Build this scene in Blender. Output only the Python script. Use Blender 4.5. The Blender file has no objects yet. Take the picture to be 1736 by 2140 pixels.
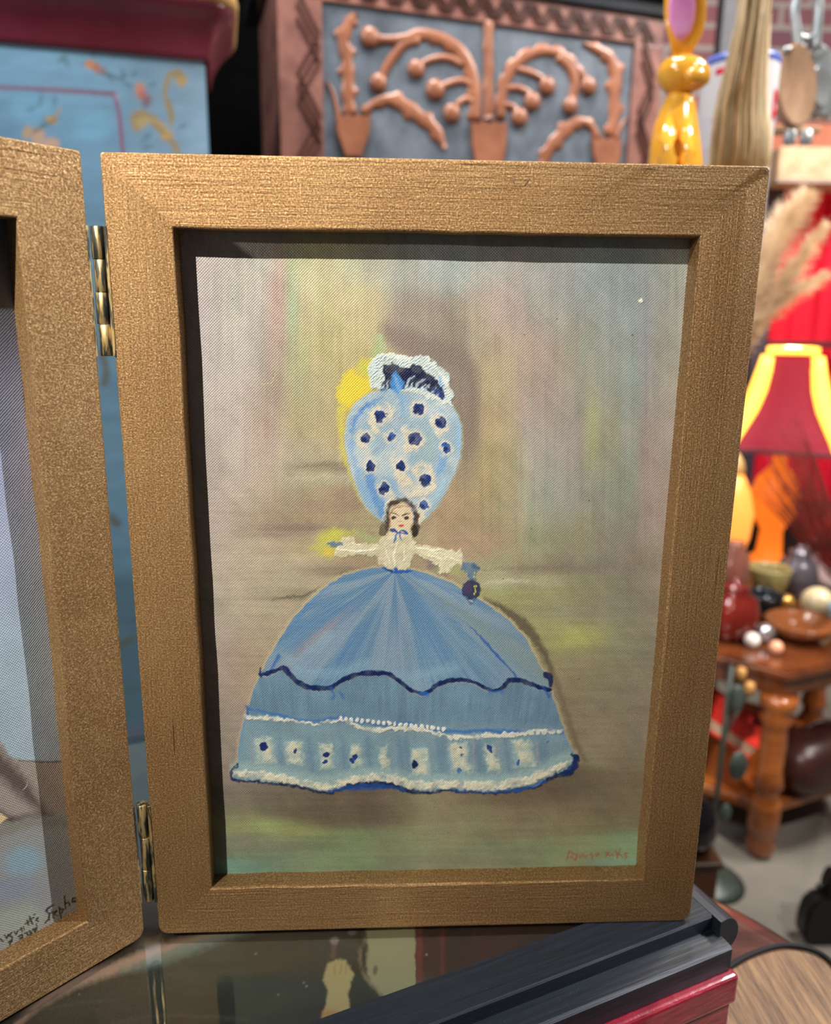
import bpy, bmesh, math, random
import numpy as np
from mathutils import Vector, Matrix
random.seed(7); RNG = np.random.RandomState(11)
S = bpy.context.scene
C = S.collection

# ------------------------------------------------------------------ camera, world, lights, exposure
W_, H_ = 0.28, 0.3755                     # one frame panel, metres
CAMP = np.array([0.1142, -0.3435, 0.3044]); YAW, PIT, ROL, FPX = 0.04769, 0.22795, 0.0109, 1604.0
_f = np.array([math.sin(YAW)*math.cos(PIT), math.cos(YAW)*math.cos(PIT), -math.sin(PIT)])
_r = np.array([math.cos(YAW), -math.sin(YAW), 0.]); _u = np.cross(_r, _f)
CR = _r*math.cos(ROL)+_u*math.sin(ROL); CU = -_r*math.sin(ROL)+_u*math.cos(ROL); CF = _f
def ray(px, py): return CF+CR*(px-868)/FPX-CU*(py-1070)/FPX
def aty(px, py, y): d = ray(px, py); return CAMP+d*((y-CAMP[1])/d[1])      # point of the place seen at a pixel, at depth y
def atz(px, py, z): d = ray(px, py); return CAMP+d*((z-CAMP[2])/d[2])      # ... at height z
def atp(px, py, o, n): d = ray(px, py); return CAMP+d*(np.dot(np.array(o)-CAMP, n)/np.dot(d, n))
def topx(P):
    D = P-CAMP; z = D@CF
    return 868+FPX*(D@CR)/z, 1070-FPX*(D@CU)/z

cd = bpy.data.cameras.new('camera'); cam = bpy.data.objects.new('camera', cd); C.objects.link(cam)
M = Matrix(((CR[0], CU[0], -CF[0]), (CR[1], CU[1], -CF[1]), (CR[2], CU[2], -CF[2]))).to_4x4()
M.translation = Vector(CAMP); cam.matrix_world = M
cd.sensor_fit = 'HORIZONTAL'; cd.sensor_width = 36; cd.lens = FPX/1736*36; cd.clip_start = .01
cd.dof.use_dof = True; cd.dof.focus_distance = .352; cd.dof.aperture_fstop = 8.0
S.camera = cam
S.view_settings.view_transform = 'Standard'; S.view_settings.look = 'None'
S.view_settings.exposure = 0.0; S.view_settings.gamma = 1; S.view_settings.use_curve_mapping = False

wd = bpy.data.worlds.new('world'); S.world = wd; wd.use_nodes = True
wd.node_tree.nodes['Background'].inputs[0].default_value = (1, .95, .92, 1)
wd.node_tree.nodes['Background'].inputs[1].default_value = .085

def lamp(name, kind, loc, target, energy, col, size=.02, **k):
    l = bpy.data.lights.new(name, kind); l.energy = energy; l.color = col
    if kind == 'AREA': l.size = size
    else: l.shadow_soft_size = size
    for a, b in k.items(): setattr(l, a, b)
    o = bpy.data.objects.new(name, l); C.objects.link(o); o.location = loc
    o.rotation_euler = (Vector(target)-Vector(loc)).to_track_quat('-Z', 'Y').to_euler()
    return o
ctr = np.array([.14, 0, .2])
lamp('spot_lamp', 'SPOT', ctr+1.55*np.array([-.64, -1, 1.06]), ctr+np.array([-.22, 0, .25]), 560, (1, .94, .86), .012, spot_size=.35, spot_blend=1)
lamp('spot_lamp', 'SPOT', ctr+1.3*np.array([-1.62, -1, .5]), ctr, 80, (1, .88, .78), .015, spot_size=1.1, spot_blend=.5)
lamp('spot_lamp', 'SPOT', (1.6, -.006, 1.25), (-.1, -.1, .2), 165, (.93, .95, 1), .015, spot_size=.7, spot_blend=.4)
lamp('shop_light_back', 'AREA', (.3, .9, 1.85), (.3, 1.6, .2), 34, (1, .95, .9), .5)
lamp('shop_light_right', 'AREA', (1.6, .9, 1.8), (1.5, 1.9, .1), 62, (1, .93, .86), .5)
lamp('spot_lamp', 'SPOT', (1.5, -.5, 1.9), (.82, .75, .3), 250, (1, .93, .84), .02, spot_size=.5, spot_blend=.5)  # added to brighten the rabbit, grass bundle and tin
lamp('shop_light_left', 'AREA', (-.8, .1, 1.5), (-.5, .9, .3), 22, (.95, .97, 1), .4)

# ------------------------------------------------------------------ helpers
def lin(h):
    if isinstance(h, str):
        h = h.lstrip('#'); h = [int(h[i:i+2], 16)/255 for i in (0, 2, 4)]
    return tuple(((c/12.92) if c <= .04045 else ((c+.055)/1.055)**2.4) for c in h)
def lin4(h): return lin(h)+(1,)
def tag(o, label, cat, group=None, kind=None):
    if label: o['label'] = label
    if cat: o['category'] = cat
    if group: o['group'] = group
    if kind: o['kind'] = kind
    return o
def thing(name, label, cat, loc=(0, 0, 0), group=None):
    o = bpy.data.objects.new(name, None); C.objects.link(o); o.location = loc; o.empty_display_size = .02
    return tag(o, label, cat, group)
def put(o, parent):
    if parent is not None:
        bpy.context.view_layer.update()
        o.parent = parent; o.matrix_parent_inverse = parent.matrix_world.inverted()
    return o
def mesh(name, V, Fc, mat, parent=None, smooth=False, uvs=None, cols=None):
    me = bpy.data.meshes.new(name); me.from_pydata([tuple(map(float, v)) for v in V], [], Fc); me.update()
    if uvs is not None:
        ul = me.uv_layers.new(name='UVMap'); li = np.zeros(len(me.loops), int); me.loops.foreach_get('vertex_index', li)
        ul.data.foreach_set('uv', np.asarray(uvs, dtype=np.float32)[li].ravel())
    if smooth:
        me.shade_smooth()
    me.materials.append(mat); o = bpy.data.objects.new(name, me); C.objects.link(o)
    return put(o, parent)
def bmobj(name, bm, mat, parent=None, smooth=False, recalc=True):
    if recalc: bmesh.ops.recalc_face_normals(bm, faces=bm.faces)
    me = bpy.data.meshes.new(name); bm.to_mesh(me); bm.free()
    if smooth: me.shade_smooth()
    me.materials.append(mat); o = bpy.data.objects.new(name, me); C.objects.link(o)
    return put(o, parent)
def add_box(bm, o, ex, ey, ez, bev=0):
    """box from corner o spanned by vectors ex,ey,ez"""
    o, ex, ey, ez = [Vector(v) for v in (o, ex, ey, ez)]
    vs = [bm.verts.new(o+ex*a+ey*b+ez*c) for a, b, c in ((0,0,0),(1,0,0),(1,1,0),(0,1,0),(0,0,1),(1,0,1),(1,1,1),(0,1,1))]
    fs = [bm.faces.new([vs[i] for i in q]) for q in ((0,3,2,1),(4,5,6,7),(0,1,5,4),(1,2,6,5),(2,3,7,6),(3,0,4,7))]
    if bev:
        es = list({e for f in fs for e in f.edges}); bmesh.ops.bevel(bm, geom=es, offset=bev, segments=3, affect='EDGES', profile=.6)
def box(name, o, ex, ey, ez, mat, parent=None, bev=0):
    bm = bmesh.new(); add_box(bm, o, ex, ey, ez, bev); return bmobj(name, bm, mat, parent)
def add_lathe(bm, prof, base, seg=32, axis=None, cap=True):
    """prof: list of (radius, height)"""
    base = Vector(base); R = Matrix.Identity(3)
    if axis is not None: R = Vector((0,0,1)).rotation_difference(Vector(axis)).to_matrix()
    rings = []
    for r, z in prof:
        rings.append([bm.verts.new(base+R@Vector((r*math.cos(2*math.pi*i/seg), r*math.sin(2*math.pi*i/seg), z))) for i in range(seg)])
    for a, b in zip(rings, rings[1:]):
        for i in range(seg): bm.faces.new((a[i], a[(i+1)%seg], b[(i+1)%seg], b[i]))
    if cap: bm.faces.new(rings[0][::-1]); bm.faces.new(rings[-1])
def lathe(name, prof, base, mat, parent=None, seg=32, axis=None, smooth=True):
    bm = bmesh.new(); add_lathe(bm, prof, base, seg, axis); return bmobj(name, bm, mat, parent, smooth)
def add_tube(bm, pts, rad, seg=10):
    pts = [Vector(p) for p in pts]; n = len(pts); rs = rad if isinstance(rad, (list, tuple)) else [rad]*n
    rings = []; up = Vector((.13, .21, 1)).normalized()
    for i, p in enumerate(pts):
        t = (pts[min(i+1, n-1)]-pts[max(i-1, 0)]).normalized(); a = t.cross(up)
        if a.length < .05: a = t.cross(Vector((1, 0, 0)))
        a.normalize(); b = t.cross(a)
        rings.append([bm.verts.new(p+(a*math.cos(2*math.pi*k/seg)+b*math.sin(2*math.pi*k/seg))*rs[i]) for k in range(seg)])
    for a, b in zip(rings, rings[1:]):
        for k in range(seg): bm.faces.new((a[k], a[(k+1)%seg], b[(k+1)%seg], b[k]))
    bm.faces.new(rings[0][::-1]); bm.faces.new(rings[-1])
def tube(name, pts, rad, mat, parent=None, seg=10):
    bm = bmesh.new(); add_tube(bm, pts, rad, seg); return bmobj(name, bm, mat, parent, True)
def smoothline(pts, k=6):
    """Catmull-Rom through points (any dimension)"""
    P = [np.array(p, float) for p in pts]; P = [2*P[0]-P[1]]+P+[2*P[-1]-P[-2]]; out = []
    for i in range(1, len(P)-2):
        for j in range(k):
            t = j/k; a, b, c, d = P[i-1:i+3]
            out.append(.5*((2*b)+(c-a)*t+(2*a-5*b+4*c-d)*t*t+(-a+3*b-3*c+d)*t**3))
    out.append(P[-2]); return out
def ellipsoid(name, c, r, mat, parent=None, rot=None, sub=3):
    bm = bmesh.new(); bmesh.ops.create_icosphere(bm, subdivisions=sub, radius=1)
    R = (rot.to_4x4() if rot is not None else Matrix.Identity(4))
    bmesh.ops.transform(bm, matrix=Matrix.Translation(Vector(c))@R@Matrix.Diagonal(Vector(tuple(r)+(1,))), verts=bm.verts)
    return bmobj(name, bm, mat, parent, True)

# ------------------------------------------------------------------ materials
def newmat(name):
    m = bpy.data.materials.new(name); m.use_nodes = True; nt = m.node_tree
    return m, nt, nt.nodes['Principled BSDF']
def N(nt, t, **k):
    n = nt.nodes.new(t)
    for a, b in k.items():
        if a in n.inputs.keys(): n.inputs[a].default_value = b
        else: setattr(n, a, b)
    return n
def mapped(nt, scale, coord='Object'):
    tc = N(nt, 'ShaderNodeTexCoord'); mp = N(nt, 'ShaderNodeMapping'); mp.inputs['Scale'].default_value = scale
    nt.links.new(tc.outputs[coord], mp.inputs[0]); return mp.outputs[0]
def noise(nt, vec, scale, detail=4, rough=.6, dist=0):
    n = N(nt, 'ShaderNodeTexNoise'); n.inputs['Scale'].default_value = scale; n.inputs['Detail'].default_value = detail
    n.inputs['Roughness'].default_value = rough; n.inputs['Distortion'].default_value = dist
    nt.links.new(vec, n.inputs['Vector']); return n.outputs['Fac']
def ramp(nt, fac, stops):
    r = N(nt, 'ShaderNodeValToRGB'); e = r.color_ramp.elements
    while len(e) < len(stops): e.new(.5)
    for i, (p, c) in enumerate(stops): e[i].position = p; e[i].color = lin4(c) if isinstance(c, str) else (c, c, c, 1)
    nt.links.new(fac, r.inputs[0]); return r.outputs[0]
def bump(nt, b, h, strength=.4, dist=.001):
    n = N(nt, 'ShaderNodeBump'); n.inputs['Strength'].default_value = strength; n.inputs['Distance'].default_value = dist
    nt.links.new(h, n.inputs['Height']); nt.links.new(n.outputs[0], b.inputs['Normal']); return n
def paint(name, c1, c2=None, rough=.5, scale=(8, 8, 8), ns=3, bmp=0, metal=0, coat=0, lo=.35, hi=.65, bdist=.002):
    m, nt, b = newmat(name); v = mapped(nt, scale); f = noise(nt, v, ns)
    nt.links.new(ramp(nt, f, [(lo, c1), (hi, c2 or c1)]), b.inputs['Base Color'])
    b.inputs['Roughness'].default_value = rough; b.inputs['Metallic'].default_value = metal; b.inputs['Coat Weight'].default_value = coat
    if bmp: bump(nt, b, f, bmp, bdist)
    return m
def glow(name, col, base, strength):
    m, nt, b = newmat(name); b.inputs['Base Color'].default_value = lin4(base)
    b.inputs['Emission Color'].default_value = lin4(col); b.inputs['Emission Strength'].default_value = strength; b.inputs['Roughness'].default_value = .4
    return m
def glassy(name, col, rough=.08):
    m, nt, b = newmat(name); b.inputs['Base Color'].default_value = lin4(col); b.inputs['Roughness'].default_value = rough
    b.inputs['Transmission Weight'].default_value = .75; b.inputs['IOR'].default_value = 1.45
    return m

def gold_material():
    m, nt, b = newmat('brushed_gold_paint'); L = nt.links
    g = noise(nt, mapped(nt, (1, 1, 1)), 1250, 3, .75)                  # metallic grit
    st = noise(nt, mapped(nt, (26, 700, 1), 'UV'), 1, 4, .65, .25)      # brush ridges along each rail
    big = noise(nt, mapped(nt, (1, 1, 1)), 14, 4, .6)
    streak = noise(nt, mapped(nt, (14, 420, 1), 'UV'), 1, 3, .6)
    c0 = ramp(nt, big, [(.3, '#7d5630'), (.5, '#937043'), (.7, '#a58558')])
    c1 = ramp(nt, g, [(.30, '#3f2f1c'), (.45, '#785534'), (.60, '#c6a26e'), (.72, '#fff0c4')])
    mx = N(nt, 'ShaderNodeMix', data_type='RGBA'); mx.inputs[0].default_value = .6
    L.new(c0, mx.inputs[6]); L.new(c1, mx.inputs[7])
    dk = N(nt, 'ShaderNodeMix', data_type='RGBA', blend_type='MULTIPLY')
    L.new(ramp(nt, streak, [(.25, 1.0), (.33, .0)]), dk.inputs[0]); L.new(mx.outputs[2], dk.inputs[6]); dk.inputs[7].default_value = lin4('#8a6a48')
    L.new(dk.outputs[2], b.inputs['Base Color'])
    b.inputs['Metallic'].default_value = .62
    L.new(ramp(nt, g, [(.3, .62), (.7, .36)]), b.inputs['Roughness'])
    a1 = N(nt, 'ShaderNodeMath', operation='MULTIPLY'); L.new(g, a1.inputs[0]); a1.inputs[1].default_value = .55
    a2 = N(nt, 'ShaderNodeMath', operation='ADD'); L.new(a1.outputs[0], a2.inputs[0]); L.new(st, a2.inputs[1])
    bump(nt, b, a2.outputs[0], .75, .0008)
    return m
def canvas_material():
    m, nt, b = newmat('oil_on_canvas'); L = nt.links
    at = N(nt, 'ShaderNodeAttribute', attribute_name='Col')
    n1 = noise(nt, mapped(nt, (1, 1, 1)), 1500, 3, .7)
    hs = N(nt, 'ShaderNodeMix', data_type='RGBA', blend_type='MULTIPLY'); hs.inputs[0].default_value = .3
    L.new(at.outputs['Color'], hs.inputs[6]); L.new(ramp(nt, n1, [(.3, .62), (.62, 1.0)]), hs.inputs[7])
    L.new(hs.outputs[2], b.inputs['Base Color'])
    b.inputs['Roughness'].default_value = .42; b.inputs['Specular IOR Level'].default_value = .35
    uv = N(nt, 'ShaderNodeTexCoord'); sp = N(nt, 'ShaderNodeSeparateXYZ'); L.new(uv.outputs['UV'], sp.inputs[0])
    def sn(o):
        a = N(nt, 'ShaderNodeMath', operation='MULTIPLY'); a.inputs[1].default_value = 2*math.pi/.0013; L.new(o, a.inputs[0])
        s = N(nt, 'ShaderNodeMath', operation='SINE'); L.new(a.outputs[0], s.inputs[0]); return s.outputs[0]
    w = N(nt, 'ShaderNodeMath', operation='MULTIPLY'); L.new(sn(sp.outputs[0]), w.inputs[0]); L.new(sn(sp.outputs[1]), w.inputs[1])
    n2 = noise(nt, mapped(nt, (1, 1, 1)), 700, 4, .7)
    a3 = N(nt, 'ShaderNodeMath', operation='MULTIPLY_ADD'); L.new(n2, a3.inputs[0]); a3.inputs[1].default_value = 2.2; L.new(w.outputs[0], a3.inputs[2])
    bump(nt, b, a3.outputs[0], .6, .00015)
    return m
GOLD = gold_material(); CANVAS = canvas_material()

# ------------------------------------------------------------------ procedural painter: layers colours over a vertex grid, in picture coordinates
def lattice(u, v, su, sv, seed):
    """smooth value noise, cell size su x sv"""
    r = np.random.RandomState(seed).rand(257, 257)
    a = u/su+1000; b = v/sv+1000; i = np.floor(a).astype(int); j = np.floor(b).astype(int)
    fa = a-i; fb = b-j; fa = fa*fa*(3-2*fa); fb = fb*fb*(3-2*fb); i %= 256; j %= 256
    return (r[i, j]*(1-fa)+r[i+1, j]*fa)*(1-fb)+(r[i, j+1]*(1-fa)+r[i+1, j+1]*fa)*fb
def fbm(u, v, su, sv, seed, o=4):
    s = 0; a = 1; t = 0
    for k in range(o): s = s+a*lattice(u, v, su/2**k, sv/2**k, seed+k); t += a; a *= .55
    return s/t-.5
class Painter:
    def __init__(s, u, v):
        s.u, s.v = u, v; s.col = np.zeros((len(u), 3)); s.h = np.zeros(len(u))
        s.j1 = fbm(u, v, 9, 9, 71, 3); s.j2 = fbm(u, v, 9, 9, 83, 3); s.g = fbm(u, v, 14, 14, 33, 4)
    def field(s, pts, sx=60, sy=90, p=1.0):
        num = np.zeros_like(s.col); den = np.zeros(len(s.u))+1e-12
        for q in pts:
            x, y, c = q[:3]; ax, ay = (q[3], q[4]) if len(q) > 3 else (sx, sy)
            d = ((s.u-x)/ax)**2+((s.v-y)/ay)**2; w = np.exp(-.5*d)+1e-5/(1+d)
            num += w[:, None]*np.array(lin(c)); den += w
        s.col = num/den[:, None]
    def _sel(s, x0, x1, y0, y1, m=30): return np.nonzero((s.u > x0-m)&(s.u < x1+m)&(s.v > y0-m)&(s.v < y1+m))[0]
    def _mix(s, I, a, col, h=0, tex=0):
        if tex: a = np.clip(a*(1+tex*3*s.g[I]), 0, 1)*(a > 0)
        s.col[I] = s.col[I]*(1-a[:, None])+np.array(lin(col))*a[:, None]
        if h: s.h[I] = s.h[I]*(1-a)+h*a*(1+1.6*s.g[I])
    def poly(s, P, col, soft=2, jit=5, alpha=1, h=0, tex=0):
        P = np.array(P, float); I = s._sel(P[:,0].min(), P[:,0].max(), P[:,1].min(), P[:,1].max())
        if not len(I): return
        x = s.u[I]+s.j1[I]*jit*2; y = s.v[I]+s.j2[I]*jit*2
        d = np.full(len(I), 1e9); ins = np.zeros(len(I), bool)
        for (ax, ay), (bx, by) in zip(P, np.roll(P, -1, 0)):
            ex, ey = bx-ax, by-ay; t = np.clip(((x-ax)*ex+(y-ay)*ey)/(ex*ex+ey*ey+1e-9), 0, 1)
            d = np.minimum(d, (x-ax-t*ex)**2+(y-ay-t*ey)**2)
            c = (ay > y) != (by > y)
            ins ^= c & (x < ex*(y-ay)/(ey if abs(ey) > 1e-9 else 1e-9)+ax)
        sd = np.where(ins, 1, -1)*np.sqrt(d); a = np.clip(.5+sd/(2*soft), 0, 1)*alpha
        s._mix(I, a, col, h, tex); return I, a
    def stroke(s, P, w, col, soft=1.5, jit=3, alpha=1, h=0, tex=0, sm=True):
        P = np.array(smoothline(P, 5) if sm and len(P) > 2 else P, float)
        ws = np.interp(np.linspace(0, 1, len(P)), np.linspace(0, 1, len(w)), w) if isinstance(w, (list, tuple)) else np.full(len(P), float(w))
        I = s._sel(P[:,0].min(), P[:,0].max(), P[:,1].min(), P[:,1].max(), 20+ws.max())
        if not len(I): return
        x = s.u[I]+s.j1[I]*jit*2; y = s.v[I]+s.j2[I]*jit*2; d = np.full(len(I), -1e9)
        for k in range(len(P)-1):
            (ax, ay), (bx, by) = P[k], P[k+1]; ex, ey = bx-ax, by-ay
            t = np.clip(((x-ax)*ex+(y-ay)*ey)/(ex*ex+ey*ey+1e-9), 0, 1)
            d = np.maximum(d, (ws[k]*(1-t)+ws[k+1]*t)/2-np.hypot(x-ax-t*ex, y-ay-t*ey))
        a = np.clip(.5+d/(2*soft), 0, 1)*alpha; s._mix(I, a, col, h, tex)
    def blob(s, cx, cy, rx, ry, col, soft=.5, jit=3, alpha=1, rot=0, h=0, tex=0):
        m = max(rx, ry)*1.6; I = s._sel(cx-m, cx+m, cy-m, cy+m, 5)
        if not len(I): return
        x = s.u[I]-cx+s.j1[I]*jit*2; y = s.v[I]-cy+s.j2[I]*jit*2; c, q = math.cos(rot), math.sin(rot)
        r = np.sqrt(((x*c+y*q)/rx)**2+((-x*q+y*c)/ry)**2)
        a = np.clip((1+soft/2-r)/soft, 0, 1); a = a*a*(3-2*a)*alpha; s._mix(I, a, col, h, tex)
def grid_object(name, O, ex, ey, nrm, nx, ny, painter, mat, parent, gain=1.0, hscale=0.0, clipc=.95):
    """painted rectangular sheet: corner O, edges ex, ey, colours by the painter function"""
    O, ex, ey, nrm = [np.array(a, float) for a in (O, ex, ey, nrm)]
    a, b = np.meshgrid(np.linspace(0, 1, nx), np.linspace(0, 1, ny)); a = a.ravel(); b = b.ravel()
    P = O+a[:, None]*ex+b[:, None]*ey; u, v = topx(P)
    pt = Painter(u, v); painter(pt, a, b)
    P = P+nrm*(pt.h*hscale)[:, None]
    me = bpy.data.meshes.new(name); me.vertices.add(nx*ny); me.vertices.foreach_set('co', P.astype(np.float32).ravel())
    i = np.arange((nx-1)*(ny-1)); r = i//(nx-1); c = i % (nx-1); q = r*nx+c
    F_ = np.stack([q, q+1, q+nx+1, q+nx], 1).astype(np.int32)
    me.loops.add(F_.size); me.loops.foreach_set('vertex_index', F_.ravel()); me.polygons.add(len(F_))
    me.polygons.foreach_set('loop_start', (np.arange(len(F_))*4).astype(np.int32))
    me.update(calc_edges=True)
    ul = me.uv_layers.new(name='UVMap'); uvs = np.stack([a*np.linalg.norm(ex), b*np.linalg.norm(ey)], 1).astype(np.float32)
    ul.data.foreach_set('uv', uvs[F_.ravel()].ravel())
    ca = me.color_attributes.new('Col', 'FLOAT_COLOR', 'POINT')
    ca.data.foreach_set('color', np.concatenate([np.clip(pt.col*gain, 0, clipc), np.ones((nx*ny, 1))], 1).astype(np.float32).ravel())
    me.shade_smooth(); me.materials.append(mat); o = bpy.data.objects.new(name, me); C.objects.link(o)
    return put(o, parent)

# ------------------------------------------------------------------ the setting
FL = -.75
def floor_mat():
    m, nt, b = newmat('polished_concrete'); f = noise(nt, mapped(nt, (1, 1, 1)), 4, 6)
    nt.links.new(ramp(nt, f, [(.3, '#6a655e'), (.7, '#827d74')]), b.inputs['Base Color']); b.inputs['Roughness'].default_value = .5; return m
def brick_mat():
    m, nt, b = newmat('old_brick'); br = N(nt, 'ShaderNodeTexBrick'); nt.links.new(mapped(nt, (1, 1, 1), 'UV'), br.inputs['Vector'])
    br.inputs['Scale'].default_value = 1; br.inputs['Brick Width'].default_value = .24; br.inputs['Row Height'].default_value = .085; br.inputs['Mortar Size'].default_value = .011
    br.inputs['Color1'].default_value = lin4('#a8686a'); br.inputs['Color2'].default_value = lin4('#7a5563'); br.inputs['Mortar'].default_value = lin4('#a9a09b')
    nt.links.new(br.outputs['Color'], b.inputs['Base Color']); b.inputs['Roughness'].default_value = .85
    bump(nt, b, br.outputs['Fac'], -.6, .01); return m
fl = mesh('floor', [(-3, -2, FL), (4.2, -2, FL), (4.2, 3.3, FL), (-3, 3.3, FL), (-3, -2, FL-.1), (4.2, -2, FL-.1), (4.2, 3.3, FL-.1), (-3, 3.3, FL-.1)],
          [(0,1,2,3), (7,6,5,4), (0,4,5,1), (1,5,6,2), (2,6,7,3), (3,7,4,0)], floor_mat()); fl['kind'] = 'structure'
wb = mesh('wall_back', [(-3, 3.2, FL), (4.2, 3.2, FL), (4.2, 3.2, 2.6), (-3, 3.2, 2.6), (-3, 3.4, FL), (4.2, 3.4, FL), (4.2, 3.4, 2.6), (-3, 3.4, 2.6)],
          [(0,1,2,3), (7,6,5,4), (1,5,6,2), (0,3,7,4), (3,2,6,7), (0,4,5,1)], brick_mat(), uvs=[(0,0),(7.2,0),(7.2,3.3),(0,3.3)]*2); wb['kind'] = 'structure'
ce = box('ceiling', (-3, .2, 2.3), (7.2, 0, 0), (0, 3.1, 0), (0, 0, .1), paint('ceiling_paint', '#6a6460', '#7a736c', .9)); ce['kind'] = 'structure'
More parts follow.
